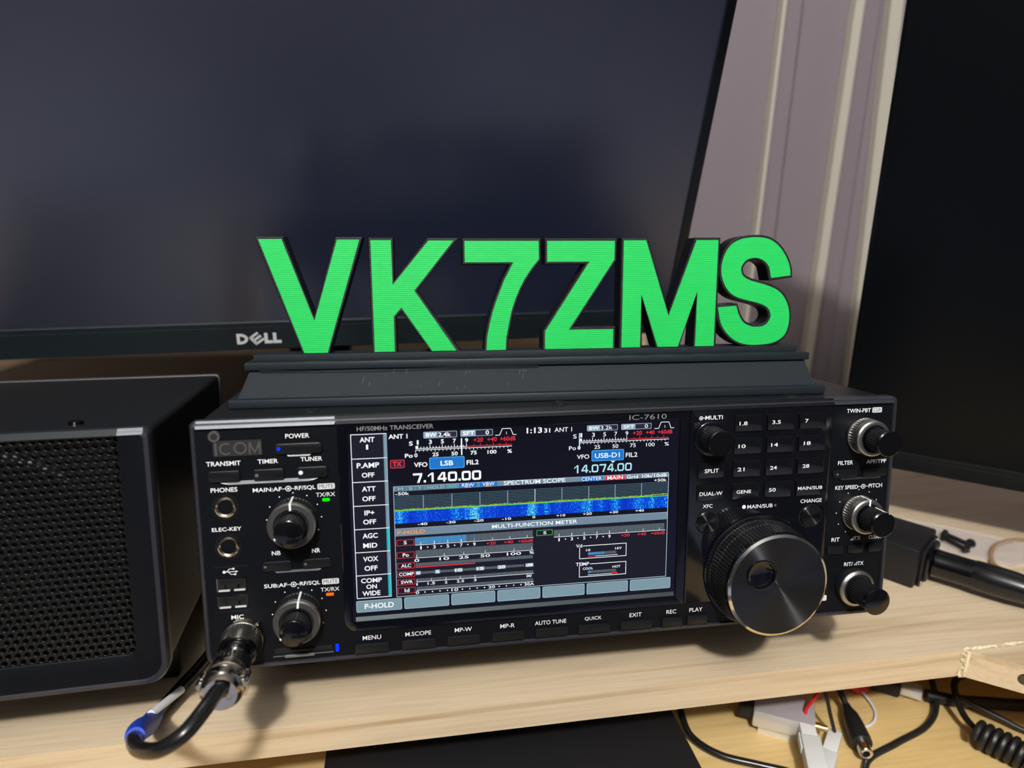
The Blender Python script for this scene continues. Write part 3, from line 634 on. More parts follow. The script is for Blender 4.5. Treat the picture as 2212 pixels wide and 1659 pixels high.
    t2('Po', l0 - 4.9 if main else 168.6, 96.3, l0 - 1.3 if main else 172, 98.2, bold=bold)
rx(True); rx(False)
q_(117.55, 96.5, 118.1, 104.4, 'd_white', -.07); q_(173.4, 96.5, 173.9, 104.4, 'd_cyanw', -.07)
t2('1:13', 148.3, 105.3, 155.6, 108); t2('31', 156.6, 105.3, 159.5, 107.4)
s.rr(85.2, 91.7, 91.7, 95.6, .6, L1, 'd_red'); s.rr(85.5, 92, 91.4, 95.3, .4, L2, 'd_bg'); t2('TX', 86.3, 92.5, 90.4, 94.8, 'd_red', bold=.03)
t2('VFO', 95.9, 91.7, 102, 93.9); t2('FIL2', 120, 91.7, 125.6, 93.9)
t2('VFO', 172.5, 91.8, 178.5, 93.9, bold=.01); t2('FIL2', 196.6, 91.6, 202.4, 93.8, bold=.01)
for x0, x1, z0, z1 in ((102.9, 119.1, 90.4, 95.9), (179.7, 195.7, 90.3, 95.7)):
    s.rr(x0, z0, x1, z1, .7, L1, 'd_bluee'); s.rr(x0 + .3, z0 + .3, x1 - .3, z1 - .3, .6, L2, 'd_blue')
t2('LSB', 108, 91.8, 113.8, 94.2); t2('USB-D1', 181.3, 91.8, 193.6, 94.2, bold=.01)
# frequency digits drawn as squared strokes
def digits(txt, x, z0, z1, w_, gap, th, m):
    h = z1 - z0; zm = (z0 + z1) / 2
    def bar(xa, za, xb, zb): q_(min(xa, xb), min(za, zb), max(xa, xb), max(za, zb), m, L2)
    for c_ in txt:
        if c_ == '.':
            bar(x, z0, x + th * 1.1, z0 + th * 1.1); x += th * 1.1 + gap * .8; continue
        if c_ == '0':
            O = rrect(x, z0, x + w_, z1, 1.0, k=4); I = rrect(x + th, z0 + th, x + w_ - th, z1 - th, .4, k=4)
            s.add([(a, L2, c2) for a, c2 in O + I], [(i, (i + 1) % 20, 20 + (i + 1) % 20, 20 + i) for i in range(20)], m)
        elif c_ == '1':
            bar(x + w_ * .5, z0, x + w_ * .5 + th, z1); s.add([(x + w_ * .5, L2, z1), (x + w_ * .1, L2, z1 - 1.2), (x + w_ * .1, L2, z1 - 1.2 - th * .9), (x + w_ * .5, L2, z1 - th * .8)], [(0, 1, 2, 3)], m)
        elif c_ == '7':
            bar(x, z1 - th, x + w_, z1); s.add([(x + w_ - th * 1.1, L2, z1 - th), (x + w_, L2, z1 - th), (x + w_ * .45 + th, L2, z0), (x + w_ * .45 - .1, L2, z0)], [(0, 1, 2, 3)], m)
        elif c_ == '4':
            bar(x, z0 + h * .2, x + w_, z0 + h * .2 + th * .95); bar(x + w_ * .62, z0, x + w_ * .62 + th, z1)
            s.add([(x, L2, z0 + h * .2 + th), (x + th * 1.2, L2, z0 + h * .2 + th), (x + w_ * .62 + th * .4, L2, z1), (x + w_ * .62 - th * .6, L2, z1)], [(0, 1, 2, 3)], m)
        x += w_ + gap
digits('7.140.00', 95.3, 84.3, 88.8, 4.2, .62, .95, 'd_white'); digits('14.074.00', 170.9, 84.9, 88.8, 3.35, .5, .72, 'd_cyanw')
s.add([(189.2, L2, 90.1), (191.4, L2, 90.1), (190.3, L2, 89.2)], [(0, 1, 2)], 'd_white')
# spectrum scope
q_(86.3, 80.7, 218.5, 83, 'd_grey'); q_(86.3, 82.9, 218.5, 83.1, 'd_keyl', L2)
q_(86.2, 29.6, 86.45, 83, 'd_keyl', L2); q_(218.4, 29.6, 218.7, 82.6, 'd_keyl', L2); q_(86.2, 29.5, 218.7, 29.8, 'd_keyl', L2)
for t_, x0, x1 in (('M', 88.4, 90.6), ('S', 93.3, 94.9), ('T', 97.4, 99), ('HOLD', 101.8, 109.6)): t2(t_, x0, 81.1, x1, 82.5, 'd_keyl', bold=0)
for x0, x1 in ((87.3, 91.9), (92.3, 96.1), (96.5, 100.2), (101, 110.5)): q_(x0, 80.8, x1, 82.8, 'd_dim', L2)
for k in range(3): s.add([(111.6 + k * 1.3, L2, 81.1), (111.6 + k * 1.3, L2, 82.5), (112.8 + k * 1.3, L2, 81.8)], [(0, 1, 2)], 'd_cyan')
for x0, x1, t_ in ((116.4, 124.7, 'RBW'), (126, 134.3, 'VBW')):
    q_(x0, 80.9, x1, 83, 'd_blue', L2); t2(t_, x0 + 1.3, 81.2, x1 - 1.3, 82.8, bold=0); q_(x0 + 2.6, 80.7, x1 - 2.6, 81.0, 'd_orange', L3)
t2('SPECTRUM SCOPE', 137.3, 80.95, 166.9, 82.9, bold=.006); q_(174.4, 80.7, 185.2, 82.9, 'd_blue', L2); t2('CENTER', 174.8, 80.9, 184.9, 82.7, bold=0)
q_(186.8, 80.7, 196.3, 82.9, 'd_red', L2); t2('MAIN', 187.6, 80.9, 195.4, 82.7, bold=.01); t2('Grid', 197.4, 80.9, 203, 82.6, bold=.01); t2('10k/10dB', 205.1, 80.9, 217.6, 82.6, bold=.01)
t2('-50k', 87.1, 78.8, 93.3, 80.3, bold=.01); t2('+50k', 211.2, 78.6, 217.6, 80.1, bold=.01)
for k in range(9):
    z = 78.1 - k * .72; q_(86.6, z, 218.4, z + .2, 'd_dim')
for X in (99.7, 112.9, 126, 139.1, 152.2, 165.3, 178.5, 191.6, 204.9): q_(X - .1, 72, X + .12, 78.3, 'd_keyl' if X != 152.2 else 'd_white', L2)
q_(86.5, 65.3, 218.5, 71.2, 'd_fall', L2); s.quad(86.5, 71.1, 218.5, 71.6, L2, 'd_green')
prev = 71.9
for k in range(264):
    z = 71.8 + random.uniform(-.18, .22) + (.4 if 246 < k < 262 else 0); q_(86.5 + k * .5, min(prev, z) - .1, 87.02 + k * .5, max(prev, z) + .1, 'd_yel', L3); prev = z
for k, t_ in enumerate(('-40', '-30', '-20', '-10', '0', '+10', '+20', '+30', '+40')):
    X = 99.3 + k * 13.14 - .2; W_ = 4.4 if t_ != '0' else 1.4; t2(t_, X - W_ / 2, 63.9, X + W_ / 2, 65.1, bold=.014)
# multi-function meter
q_(86.5, 59.2, 218.6, 62.9, 'd_grey'); q_(86.5, 62.8, 218.6, 62.95, 'd_keyl', L2); t2('MULTI-FUNCTION METER', 131.6, 60.1, 172.9, 62, bold=.006); t2('P-HOLD', 87.5, 60, 100.1, 61.9, 'd_orange', bold=.012)
q_(86.5, 30, 218.4, 58.9, 'd_dkey')
for t_, z0, z1, x0, x1 in (('S', 54.5, 57.4, 90.2, 91.6), ('Po', 48.4, 51.4, 89.6, 92.4), ('ALC', 43.2, 46.1, 88.7, 93.3), ('COMP', 39.1, 42, 87.6, 94.5), ('SWR', 35.2, 38, 88.4, 93.9), ('Id', 31, 34, 90, 92.2)):
    s.frame(86.9, z0, 95, z1, .22, L2, 'd_red'); t2(t_, x0, z0 + .65, x1, z1 - .6, bold=.012)
def bars(x0, x1, z0, z1, m='d_bar', to=None, m2='d_bluee', st=.6):
    n_ = int((x1 - x0) / st)
    for k in range(n_):
        X = x0 + k * st; q_(X, z0, X + st * .58, z1, m2 if to and X < to else m, L2)
bars(95.5, 151.5, 54.7, 58, to=119); bars(95.6, 151.5, 48.4, 51.8); bars(95.5, 151.5, 44.0, 45.6); bars(97.6, 147.6, 40.1, 41.3, st=.75); bars(95.7, 151.5, 36.6, 37.9); bars(95.7, 151.5, 32.4, 33.8); bars(161.5, 217.7, 54.0, 57.4)
q_(122.9, 54.6, 123.3, 58, 'd_blue', L3)
for z, x0, x1 in ((54.3, 95.4, 151.5), (48, 95.4, 151.5), (36.2, 95.6, 151.5), (32, 95.5, 151.5), (53.7, 161.5, 217.7)): q_(x0, z, x1, z + .22, 'd_white', L3)
q_(95.4, 43.3, 123.3, 43.8, 'd_red', L3)
for X, t_ in zip((98.1, 104.3, 110.6, 116.9, 123.1), '13579'): q_(X - .12, 54.4, X + .12, 56, 'd_white', L3); t2(t_, X - .6, 52.2, X + .6, 53.8, bold=.01)
for X in (101.2, 107.5, 113.8, 120.0): s.disc(X, 53.1, .32, L3, 'd_white', 8)
for X, W_, t_ in ((131, 4.4, '+20'), (139.4, 4.4, '+40'), (147.7, 7.2, '+60dB')): t2(t_, X - W_ / 2, 52.2, X + W_ / 2, 53.7, 'd_red', bold=.01); q_(X + .6, 54.4, X + .8, 55.8, 'd_white', L3)
for X, t_ in zip((164, 170.3, 176.5, 182.8, 189.1), '13579'): q_(X - .12, 53.8, X + .12, 55.4, 'd_white', L3); t2(t_, X - .6, 51.6, X + .6, 53.2, bold=.01)
for X in (167.2, 173.4, 179.7, 186): s.disc(X, 52.5, .32, L3, 'd_white', 8)
for X, W_, t_ in ((197.2, 4.4, '+20'), (205.6, 4.4, '+40'), (213.9, 7.2, '+60dB')): t2(t_, X - W_ / 2, 51.7, X + W_ / 2, 53.2, 'd_red', bold=.01); q_(X + .5, 53.8, X + .7, 55.2, 'd_white', L3)
for X, t_ in ((96.0, '0'), (108.8, '10'), (118, '25'), (128.2, '50'), (142, '100'), (150.6, '%')): W_ = 1.15 * len(t_); t2(t_, X - W_, 46.2, X + W_, 47.6, bold=.01); q_(X - .1, 48, X + .1, 49.6, 'd_white', L3)
for X, t_ in ((96.5, '0'), (105.5, '5'), (115.4, '10'), (125.7, '15'), (136, '20'), (149.5, 'dB')):
    W_ = .8 * len(t_); q_(X - W_ - .35, 39.8, X + W_ + .35, 41.6, 'd_greyl', L3); t2(t_, X - W_, 40, X + W_, 41.4, bold=.01, y=-.08)
for X, t_ in ((95.8, '1'), (102.5, '1.5'), (109.4, '2'), (116.2, '2.5'), (123.2, '3')): W_ = .55 * len(t_) + .1; t2(t_, X - W_, 34.5, X + W_, 35.8, bold=.01); q_(X - .1, 36.3, X + .1, 37.5, 'd_white', L3)
s.ring(148.6, 35.2, .35, .65, L3, 'd_white', 14); s.ring(149.9, 35.2, .35, .65, L3, 'd_white', 14)
for X, t_ in ((95.9, '0'), (113.5, '10'), (131.1, '20'), (149.4, '30A')): W_ = .8 * len(t_); t2(t_, X - W_, 30.3, X + W_, 31.7, bold=.01)
for k in range(1, 15):
    if k % 5: s.disc(95.9 + k * 3.53, 31, .33, L3, 'd_white', 8)
s.frame(153, 55, 160.8, 57.8, .2, L2, 'd_green'); t2('S', 156.3, 55.6, 157.8, 57.1, bold=.01)
for z0, z1, t_, tx, lo, lx, hi, hx in ((41.8, 48.5, 'Vd', 175.5, '10', (177.5, 179.6), '16V', (192.1, 195.5)), (32.4, 39.1, 'TEMP', 179.1, 'COOL', (175.9, 181.1), 'HOT', (190.9, 195))):
    s.frame(174.1, z0, 197.9, z1, .3, L2, 'd_white'); q_(172.3, z1 - .8, tx + .4, z1 + 1.1, 'd_dkey', L3); t2(t_, 172.4, z1 - .8, tx, z1 + .9, y=-.08, bold=.01)
    t2(lo, lx[0], z0 + 3.7, lx[1], z0 + 4.9, bold=.01); t2(hi, hx[0], z0 + 3.7, hx[1], z0 + 4.9, bold=.01)
bars(178.6, 193.4, 43.5, 44.9, to=186.8, st=.55); q_(178.5, 42.7, 193.4, 42.95, 'd_white', L3); q_(178.5, 42.7, 182.2, 43, 'd_red', -.08)
bars(178.6, 193.4, 34.2, 35.5, to=180, st=.55); q_(178.5, 33.2, 193.4, 33.45, 'd_white', L3); q_(190.7, 33.2, 193.3, 33.9, 'd_red', -.08)
for k in range(7):
    x0 = 67.6 + k * 22.08; s.rr(x0, 23.3, x0 + 21, 29.0, .7, L1, 'd_keyl'); s.rr(x0 + .22, 23.52, x0 + 20.78, 28.78, .6, L2, 'd_key')
t2('P-HOLD', 71.4, 24.8, 84.8, 27.4, bold=.016)
s.build('display_screen', radio, recalc=False, label='lit colour display with scope and meters')

# ------------------------------------------------------------------ external speaker
MS = MR @ Matrix.Translation((-0.0155, -0.0005, 0)) @ Matrix.Rotation(math.radians(3.2), 4, 'Z')
spk = thing('speaker', 'black external speaker with perforated grille, left of the radio', 'speaker', MS)
W_ = 156
q = MB(); A = lambda d, y_, rb=10, rt=3: [(a, y_, c_) for a, c_ in rrect(-W_ + d, -2.6 + d, -d, 114.6 - d, 1, k=7, radii=(rb - d * .6, rb - d * .6, max(rt - d * .5, .4), max(rt - d * .5, .4)))]
q.loft([A(1.0, 6), A(1.0, 172)], 'body_black', cap0=False); q.build('cabinet', spk)
MB().loft([A(.9, 172.1), A(.4, 172.4), A(.4, 177), A(1.4, 178)], 'case_edge').build('rear_rim', spk)
q = MB(); q.loft([A(1.0, 9), A(0, 7), A(0, 1.2), A(.9, -.5), A(2.6, -.8), A(3.1, -.1)], 'graphite', cap0=False, cap1=False); q.build('edge_trim', spk)
q = MB(); H = lambda d, y_: [(a, y_, c_) for a, c_ in rrect(-W_ + 13 + d, 12.9 + d, -13 - d, 112.6 - d, 1, k=7, radii=(3.6, 3.6, 1, 1))]
q.loft([A(3.0, .4), A(3.1, -.1), H(-.5, -.1), H(0, .2), H(0, 1.6)], 'panel_black', cap0=False, cap1=False)
q.add([(-W_ + 13, .5, 115.0), (-12.9, .5, 115.0), (-12.9, -1.4, 112.4), (-W_ + 13, -1.4, 112.4), (-W_ + 13, 4, 114.7), (-12.9, 4, 114.7), (-W_ + 13, .3, 112.0), (-12.9, .3, 112.0)], [(0, 1, 2, 3), (0, 4, 5, 1), (3, 2, 7, 6)], 'monitor_black')
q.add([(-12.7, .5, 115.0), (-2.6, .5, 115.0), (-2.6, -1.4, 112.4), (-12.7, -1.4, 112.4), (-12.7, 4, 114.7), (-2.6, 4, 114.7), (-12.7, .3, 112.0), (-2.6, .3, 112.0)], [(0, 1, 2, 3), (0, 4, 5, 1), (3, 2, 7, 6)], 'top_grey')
q.build('front_frame', spk)
# perforated grille: pressed sheet of round holes
q = MB(); V = []; F = []; pit = 3.6; rowh = pit * math.sqrt(3) / 2; nseg = 12
def cell(cx, cz):
    o = len(V)
    hexr = []
    for i in range(nseg):
        a = 2 * PI * i / nseg; s6 = (a + PI / 6) % (PI / 3) - PI / 6; hr = (pit / 2) / math.cos(s6); hexr.append((cx + hr * math.cos(a), .5, cz + hr * math.sin(a)))
    V.extend(hexr)
    for r_, y_ in ((1.42, .42), (1.2, .6), (1.12, 1.3)): V.extend([(cx + r_ * math.cos(2 * PI * i / nseg), y_, cz + r_ * math.sin(2 * PI * i / nseg)) for i in range(nseg)])
    for k in range(3):
        for i in range(nseg): j = (i + 1) % nseg; F.append((o + k * nseg + i, o + k * nseg + j, o + (k + 1) * nseg + j, o + (k + 1) * nseg + i))
z = 14.6; r_i = 0
while z < 112.4:
    x = -14.6 - (pit / 2 if r_i % 2 else 0)
    while x > -W_ + 13.5: cell(x, z); x -= pit
    z += rowh; r_i += 1
q.add(V, F, 'grille_black'); q.build('grille', spk, sharp=60, recalc=False)
q = MB(); q.box(-W_ + 8, 5.9, 6, -8, 6.2, 110, 'hole'); q.lathe((-66, 5.8, 62), [(44, 0), (42, 1.2), (38, .3), (12, -.1), (10, 1.0), (2, 1.6)], 48, 'body_black'); q.build('driver', spk)
for x in (-36, -120): MB().lathe((x, 23, 113.6), [(3.2, 0), (3.1, 1.4), (1.4, 2.0)], 20, 'dark_chrome', axis=(0, 0, 1)).build('case_screw', spk)
for x in (-20, -136):
    MB().lathe((x, 148, 0.2), [(8, 0), (8, 10), (7, 23.3)], 24, 'knob_rubber', axis=(0, 0, -1)).build('foot', spk)
    MB().box(x - 8, 62, -35.2, x + 8, 70, .2, 'body_black', b=1.5).build('stand_leg', spk)

# ------------------------------------------------------------------ printed call sign on top of the radio
MSi = MR @ Matrix.Translation((0.0099, 0.0313, 0.1159)) @ Matrix.Rotation(math.radians(-2.683), 4, 'Z')
sign = thing('callsign_sign', 'black stand with raised green letters on top of the radio', 'sign', MSi)
MB().box(0, 0, 0, 301, 40, 4.3, 'print_black', b=.7).build('base_plate', sign)
q = MB(); q.loft([[(3.6, 4.6, 4.2), (297.4, 4.6, 4.2), (297.4, 35.4, 4.2), (3.6, 35.4, 4.2)], [(9.2, 8.0, 17.3), (292.6, 8.0, 17.3), (292.6, 32, 17.3), (9.2, 32, 17.3)]], 'print_body')
random.seed(5)
for k in range(16):
    u = 60 + random.random() * 85; v_ = random.uniform(6, 15); L = random.uniform(.8, 3); f_ = lambda zz: 4.6 + (zz - 4.2) * .2595 - .04
    q.add([(u, f_(v_), v_), (u + .12, f_(v_), v_), (u + .12 + L * .3, f_(v_ + L), v_ + L), (u + L * .3, f_(v_ + L), v_ + L)], [(0, 1, 2, 3)], 'led_off')
q.build('pedestal', sign)
MB().box(6.9, 6.2, 17.4, 294.5, 34, 21.2, 'print_black', b=.5).build('cap_plate', sign)
MB().box(9.8, 13, 21.1, 291.0, 28.2, 24.25, 'print_body', b=.3).build('plinth', sign)
q = MB(); q.tube([(14, 6.0, 17.3), (60, 5.6, 17.0), (110, 5.7, 17.3), (150, 5.9, 17.2)], .18, 'print_letter', n=6); q.build('stray_filament', sign)
LET = {'V': [(15.1, 80.1), (26.0, 80.1), (39.7, 40.5), (52.2, 79.8), (62.9, 79.8), (45.4, 24.6), (34.2, 24.6)],
 'K': [(68.2, 79.6), (78.1, 79.6), (78.3, 57.8), (96.4, 79.4), (108.8, 79.4), (88.9, 54.9), (109.3, 24.6), (97.1, 24.6), (82.3, 46.6), (78.4, 42.2), (78.4, 24.6), (68.5, 24.6)],
 '7': [(114.2, 79.2), (151.4, 79.2), (151.6, 70.2), (148.0, 65.8), (144.4, 60.5), (141.8, 55.6), (139.5, 50.2), (137.5, 44.2), (136.2, 38.0), (134.8, 31), (134.4, 24.5), (124.6, 24.5), (125.0, 31), (126.3, 37.6), (127.8, 43.5), (130.2, 50.5), (133.8, 59.6), (138.6, 68.7), (114.2, 68.7)],
 'Z': [(155.8, 79.2), (190.7, 79.2), (190.6, 69.8), (167.2, 34.3), (190.6, 34.3), (190.6, 24.5), (154.8, 24.5), (154.8, 33.7), (177.6, 68.8), (155.8, 68.8)],
 'M': [(195.4, 79.5), (207.1, 79.5), (220.0, 40.7), (233.9, 79.6), (245.6, 79.6), (245.1, 24.6), (234.9, 24.6), (235.2, 53.5), (225.5, 24.6), (214.6, 24.6), (205.2, 52.1), (205.0, 24.6), (195.1, 24.6)],
 'S': [(285.9, 61.3), (275.3, 60.0), (273.9, 65.7), (270.5, 69.2), (266.4, 70.5), (261.7, 69.6), (259.0, 66.6), (258.6, 63.9), (260.1, 60.9), (264.6, 58.6), (272.0, 56.6), (279.4, 53.5), (283.8, 48.8), (286.2, 42.6), (286.3, 35.6), (284.1, 29.6), (278.5, 26.0), (271.2, 24.9), (263.8, 25.0), (257.6, 26.9), (252.6, 30.7), (248.7, 36.4), (246.7, 45.0), (256.7, 45.6), (258.1, 41.4), (260.8, 37.1), (264.9, 34.9), (269.0, 34.4), (273.1, 35.3), (275.5, 38.1), (275.9, 41.2), (273.8, 44.7), (268.4, 47.1), (260.2, 49.1), (254.5, 51.4), (250.7, 55.3), (248.3, 60.6), (247.8, 65.9), (249.2, 71.9), (252.5, 77.1), (258.0, 80.1), (265.9, 81.1), (273.2, 80.1), (279.0, 76.3), (283.4, 70.3), (285.5, 64.9)]}
def round_curves(P, keep):     # Catmull refine except at sharp corners
    n_ = len(P); out = []
    for i in range(n_):
        a, b_, c_, d = P[i - 1], P[i], P[(i + 1) % n_], P[(i + 2) % n_]
        out.append(b_)
        if i in keep or (i + 1) % n_ in keep and False: continue
        if (i in keep): continue
        p0 = b_ if i in keep else a; p3 = c_ if (i + 1) % n_ in keep else d
        for t in (1 / 3, 2 / 3):
            out.append(tuple(0.5 * (2 * b_[k] + (-p0[k] + c_[k]) * t + (2 * p0[k] - 5 * b_[k] + 4 * c_[k] - p3[k]) * t * t + (-p0[k] + 3 * b_[k] - 3 * c_[k] + p3[k]) * t ** 3) for k in (0, 1)))
    return out
def offset(P, d):
    n_ = len(P); out = []
    A_ = sum(P[i][0] * P[(i + 1) % n_][1] - P[(i + 1) % n_][0] * P[i][1] for i in range(n_)); sg = 1 if A_ > 0 else -1
    for i in range(n_):
        p, c_, nx = Vector(P[i - 1]), Vector(P[i]), Vector(P[(i + 1) % n_])
        e1 = (c_ - p).normalized(); e2 = (nx - c_).normalized(); n1 = Vector((e1.y, -e1.x)) * sg; n2 = Vector((e2.y, -e2.x)) * sg
        m_ = n1 + n2; k = 1 + n1.dot(n2); m_ = m_ / max(k, .35); out.append((c_.x + m_.x * d, max(c_.y + m_.y * d, 24.27)))
    return out
for ch, P in LET.items():
    if ch == 'S': P = round_curves(P, {0, 1, 22, 23})
    P = P[::-1]
    O = offset(P, 1.25)
    # front face of the black shell carries the green inlay
    q = MB(); q.loft([[(a, 26.5, c_) for a, c_ in O], [(a, 15.1, c_) for a, c_ in O], [(a + (b2 - a) * .35, 14.7, c_ + (d2 - c_) * .35) for (a, c_), (b2, d2) in zip(O, P)], [(a, 14.7, c_) for a, c_ in P]], 'print_letter', cap0=True, cap1=False)
    lo = q.build('letter_' + ch.lower() if ch != '7' else 'digit_seven', sign, label='black edged %s' % ('digit 7' if ch == '7' else 'letter ' + ch), sharp=25)
    q = MB(); q.loft([[(a, 14.9, c_) for a, c_ in P], [(a, 14.45, c_) for a, c_ in P]], 'green_plastic', cap0=False); q.build('letter_face', lo, label='bright green face')

# ------------------------------------------------------------------ monitors
def monitor(P0, be, al, label, x0, x1, z0, zs, z1, side, scr, neck, base, bz='monitor_black'):
    b_, a_ = math.radians(be), math.radians(al)
    h = Vector((math.cos(b_), math.sin(b_), 0)); w_ = Vector((math.sin(b_) * math.sin(a_), -math.cos(b_) * math.sin(a_), math.cos(a_))); n_ = h.cross(w_)
    n_ = -n_.cross(Vector((0, 0, 0))) if False else w_.cross(h)
    M_ = Matrix((h, -n_ if n_.dot(Vector((.1, -.3, .25)) - Vector(P0)) > 0 else n_, w_)).transposed().to_4x4(); M_.translation = P0
    t_ = thing('monitor', label, 'monitor', M_)
    q = MB()
    O_ = [(a, c_) for a, c_ in rrect(x0, z0, x1, z1, 2.5)]; I_ = [(a, c_) for a, c_ in rrect(x0 + side, zs, x1 - side, z1 - side - 2, .4)]
    I2 = [(a, c_) for a, c_ in rrect(x0 + side + .6, zs + .6, x1 - side - .6, z1 - side - 2.6, .4)]
    O1 = [(a, c_) for a, c_ in rrect(x0 + .8, z0 + .8, x1 - .8, z1 - .8, 2)]
    q.loft([[(a, 14, c_) for a, c_ in O_], [(a, .8, c_) for a, c_ in O_], [(a, 0, c_) for a, c_ in O1], [(a, 0, c_) for a, c_ in I_], [(a, 1.6, c_) for a, c_ in I2]], bz, cap0=False, cap1=False)
    q.add([(x0 + side, -.03, zs - 3.2), (x1 - side, -.03, zs - 3.2), (x1 - side, 1.3, zs + .5), (x0 + side, 1.3, zs + .5)], [(0, 1, 2, 3)], 'monitor_lip')
    for u0, u1 in ((x0 + .5, x0 + side + .4), (x1 - side - .4, x1 - .5)): q.quad(u0, z0 + 3, u1, z1 - 3, -.06, 'border_black')
    q.box(x0 + 8, 13, z0 + 8, x1 - 8, 34, z1 - 8, 'monitor_black', b=6); q.build('bezel', t_)
    s_ = MB(); s_.quad(x0 + side, zs, x1 - side, z1 - side - 2, 1.6, scr); s_.build('screen', t_, recalc=False)
    # stand in world space, parented
    c = Vector(base); inv = M_.inverted()
    q = MB(); q.lathe(c, [(neck[3], 0), (neck[3], 8), (neck[3] - 6, 12), (30, 13)], 64, 'monitor_black', axis=(0, 0, 1), cap0=True)
    o = q.build('stand_base', t_); o.matrix_parent_inverse = inv
    q = MB(); q.box(c.x - 28, c.y - 16, 12, c.x + 28, c.y + 16, neck[2], 'monitor_black', b=5); q.tube([(c.x, c.y, neck[2] - 30), (neck[0], neck[1], neck[2] - 30)], 22, 'monitor_black', n=16, smooth=False)
    o = q.build('stand_neck', t_); o.matrix_parent_inverse = inv
    return t_
m1 = monitor((-0.001, 0.2, 0.154), 5, 13.5, 'large black monitor with silver maker lettering, behind the speaker and radio', -305, 304.5, -8, 12.2, 380, 6.3, 'lcd_left', (5, 250, 330, 84), (20, 392, .3))
q = MB()
def P2(pts, m_='dell_silver'):
    n_ = len(pts); q.loft([[(a, -.02, c_) for a, c_ in pts], [(a, -.7, c_) for a, c_ in pts]], m_, cap0=False)
P2([(-14.2, -2.9), (-14.2, 4.6), (-12.2, 4.6), (-12.2, -2.9)]); 
arcp = [(-12.2 + 5.2 * math.cos(math.radians(a)), .85 + 3.75 * math.sin(math.radians(a))) for a in range(90, -91, -15)]; arci = [(-12.2 + 3.3 * math.cos(math.radians(a)), .85 + 2.1 * math.sin(math.radians(a))) for a in range(-90, 91, 15)]
P2(arcp + arci)
R45 = lambda u, v: (-1.5 + 1.12 * (u * .80 - v * .60), .9 + 1.12 * (u * .60 + v * .80))
for seg in (((-3.2, -3.2), (-1.6, -3.2), (-1.6, 3.2), (-3.2, 3.2)), ((-3.2, 1.9), (3.0, 1.9), (3.0, 3.2), (-3.2, 3.2)), ((-3.2, -.7), (3.0, -.7), (3.0, .7), (-3.2, .7)), ((-3.2, -3.2), (3.0, -3.2), (3.0, -1.9), (-3.2, -1.9))): P2([R45(*p) for p in seg])
for x0 in (3.4, 9.0): P2([(x0, -2.9), (x0 + 5.3, -2.9), (x0 + 5.3, -1.0), (x0 + 2.2, -1.0), (x0 + 2.2, 4.6), (x0, 4.6)])
q.build('logo', m1, label='silver maker lettering')
q = MB()
for u, v_, r_ in ((66.4, 0, 1.1), ): pass
m2 = monitor((0.457, 0.15, 0.056), -38, 7, 'tall dark monitor angled in at the right edge, behind the connector box', -40.5, 500, 0, 14.0, 330, 1.8, 'lcd_matte', (668, 30, 190, 90), (662, 84, .3), 'monitor_dark')

# ------------------------------------------------------------------ microphone plug and cable
mic = thing('microphone_cable', 'silver screw-on microphone plug and black cable looping over the bench edge', 'cable', MR)
cx, cz = 16.6, 15.4
q = MB(); q.lathe((cx, 0, cz), [(9.6, .1), (9.6, 2.4), (9.3, 3.0), (9.1, 3.2, .18), (8.3, 12.5, .18), (8.5, 12.8), (8.2, 14.6), (7.2, 15.0)], 288, 'nickel', ms=['nickel', 'nickel', 'knurl_metal', 'knurl_metal', 'nickel', 'nickel', 'dark_chrome']); 
q.box(cx + 6.4, -2.4, cz + 6.6, cx + 7.8, -.5, cz + 8, 'nickel', b=.3); q.build('locking_ring', mic)
q = MB(); q.lathe((cx, 0, cz), [(6.6, 14), (6.6, 21), (7.6, 21.4), (7.9, 22), (8.0, 30), (8.2, 30.4), (8.3, 32), (7.9, 33)], 64, 'dark_chrome', ms=['dark_chrome', 'nickel', 'nickel', 'nickel', 'nickel', 'nickel', 'nickel'])
for k in range(6):
    a = math.radians(60 + k * 14); q.box(cx + 7.7 * math.cos(a) - .5, -28.5, cz + 7.9 * math.sin(a) - .3, cx + 7.7 * math.cos(a) + .5, -24 - (k % 2), cz + 8.1 * math.sin(a) + .2, 'dark_chrome')
q.build('plug_shell', mic)
q = MB(); q.lathe((cx, 0, cz), [(8.3, 33), (8.6, 33.6), (8.6, 35.2), (8.0, 35.8), (7.6, 37.5), (8.5, 38), (8.6, 40.5), (8.1, 42.5), (7.4, 44), (6.6, 45)], 64, 'nickel', ms=['nickel'] * 8 + ['nickel'])
for sx in (-1, 1): q.lathe((cx + sx * 8.2, -36, cz + 2.2), [(1.9, -2), (1.9, 5), (1.4, 6)], 16, 'nickel', cap0=True); q.box(cx + sx * 7.9 - 1.3, -41, cz - 4, cx + sx * 7.9 + 1.3, -36, cz + 5, 'nickel', b=.8)
q.lathe((cx + 3.2, -44.2, cz - 1.0), [(1.5, 0), (1.4, .9), (1.1, .7)], 16, 'chrome', ms=['chrome', 'hole'])
q.build('cable_clamp', mic)
invR = MR.inverted()
def toR(p): v_ = invR @ (Vector(p) * mm); return tuple(v_ * 1000)
path = [(17.0, -40, 66.5), (17.3, -48, 72.6), (15.6, -58, 74), (10.1, -67, 71.3), (1.5, -67.5, 66.0), (-8.6, -58.5, 58.6), (-15.5, -46.5, 51.9), (-19.5, -34.5, 45.0), (-23.5, -19.0, 34), (-28.0, -2, 21), (-32.0, 15, 9.5), (-32.5, 28, 4.6), (-27.5, 46, 3.4), (-22.3, 60, 3.4), (-17, 80, 3.4), (-12, 110, 3.4), (-8, 160, 3.4), (-4, 220, 3.4), (4, 285, 3.4)]
q = MB(); q.tube([toR(p) for p in path], 3.0, 'cable_black', n=16, k=10); q.build('cable', mic)
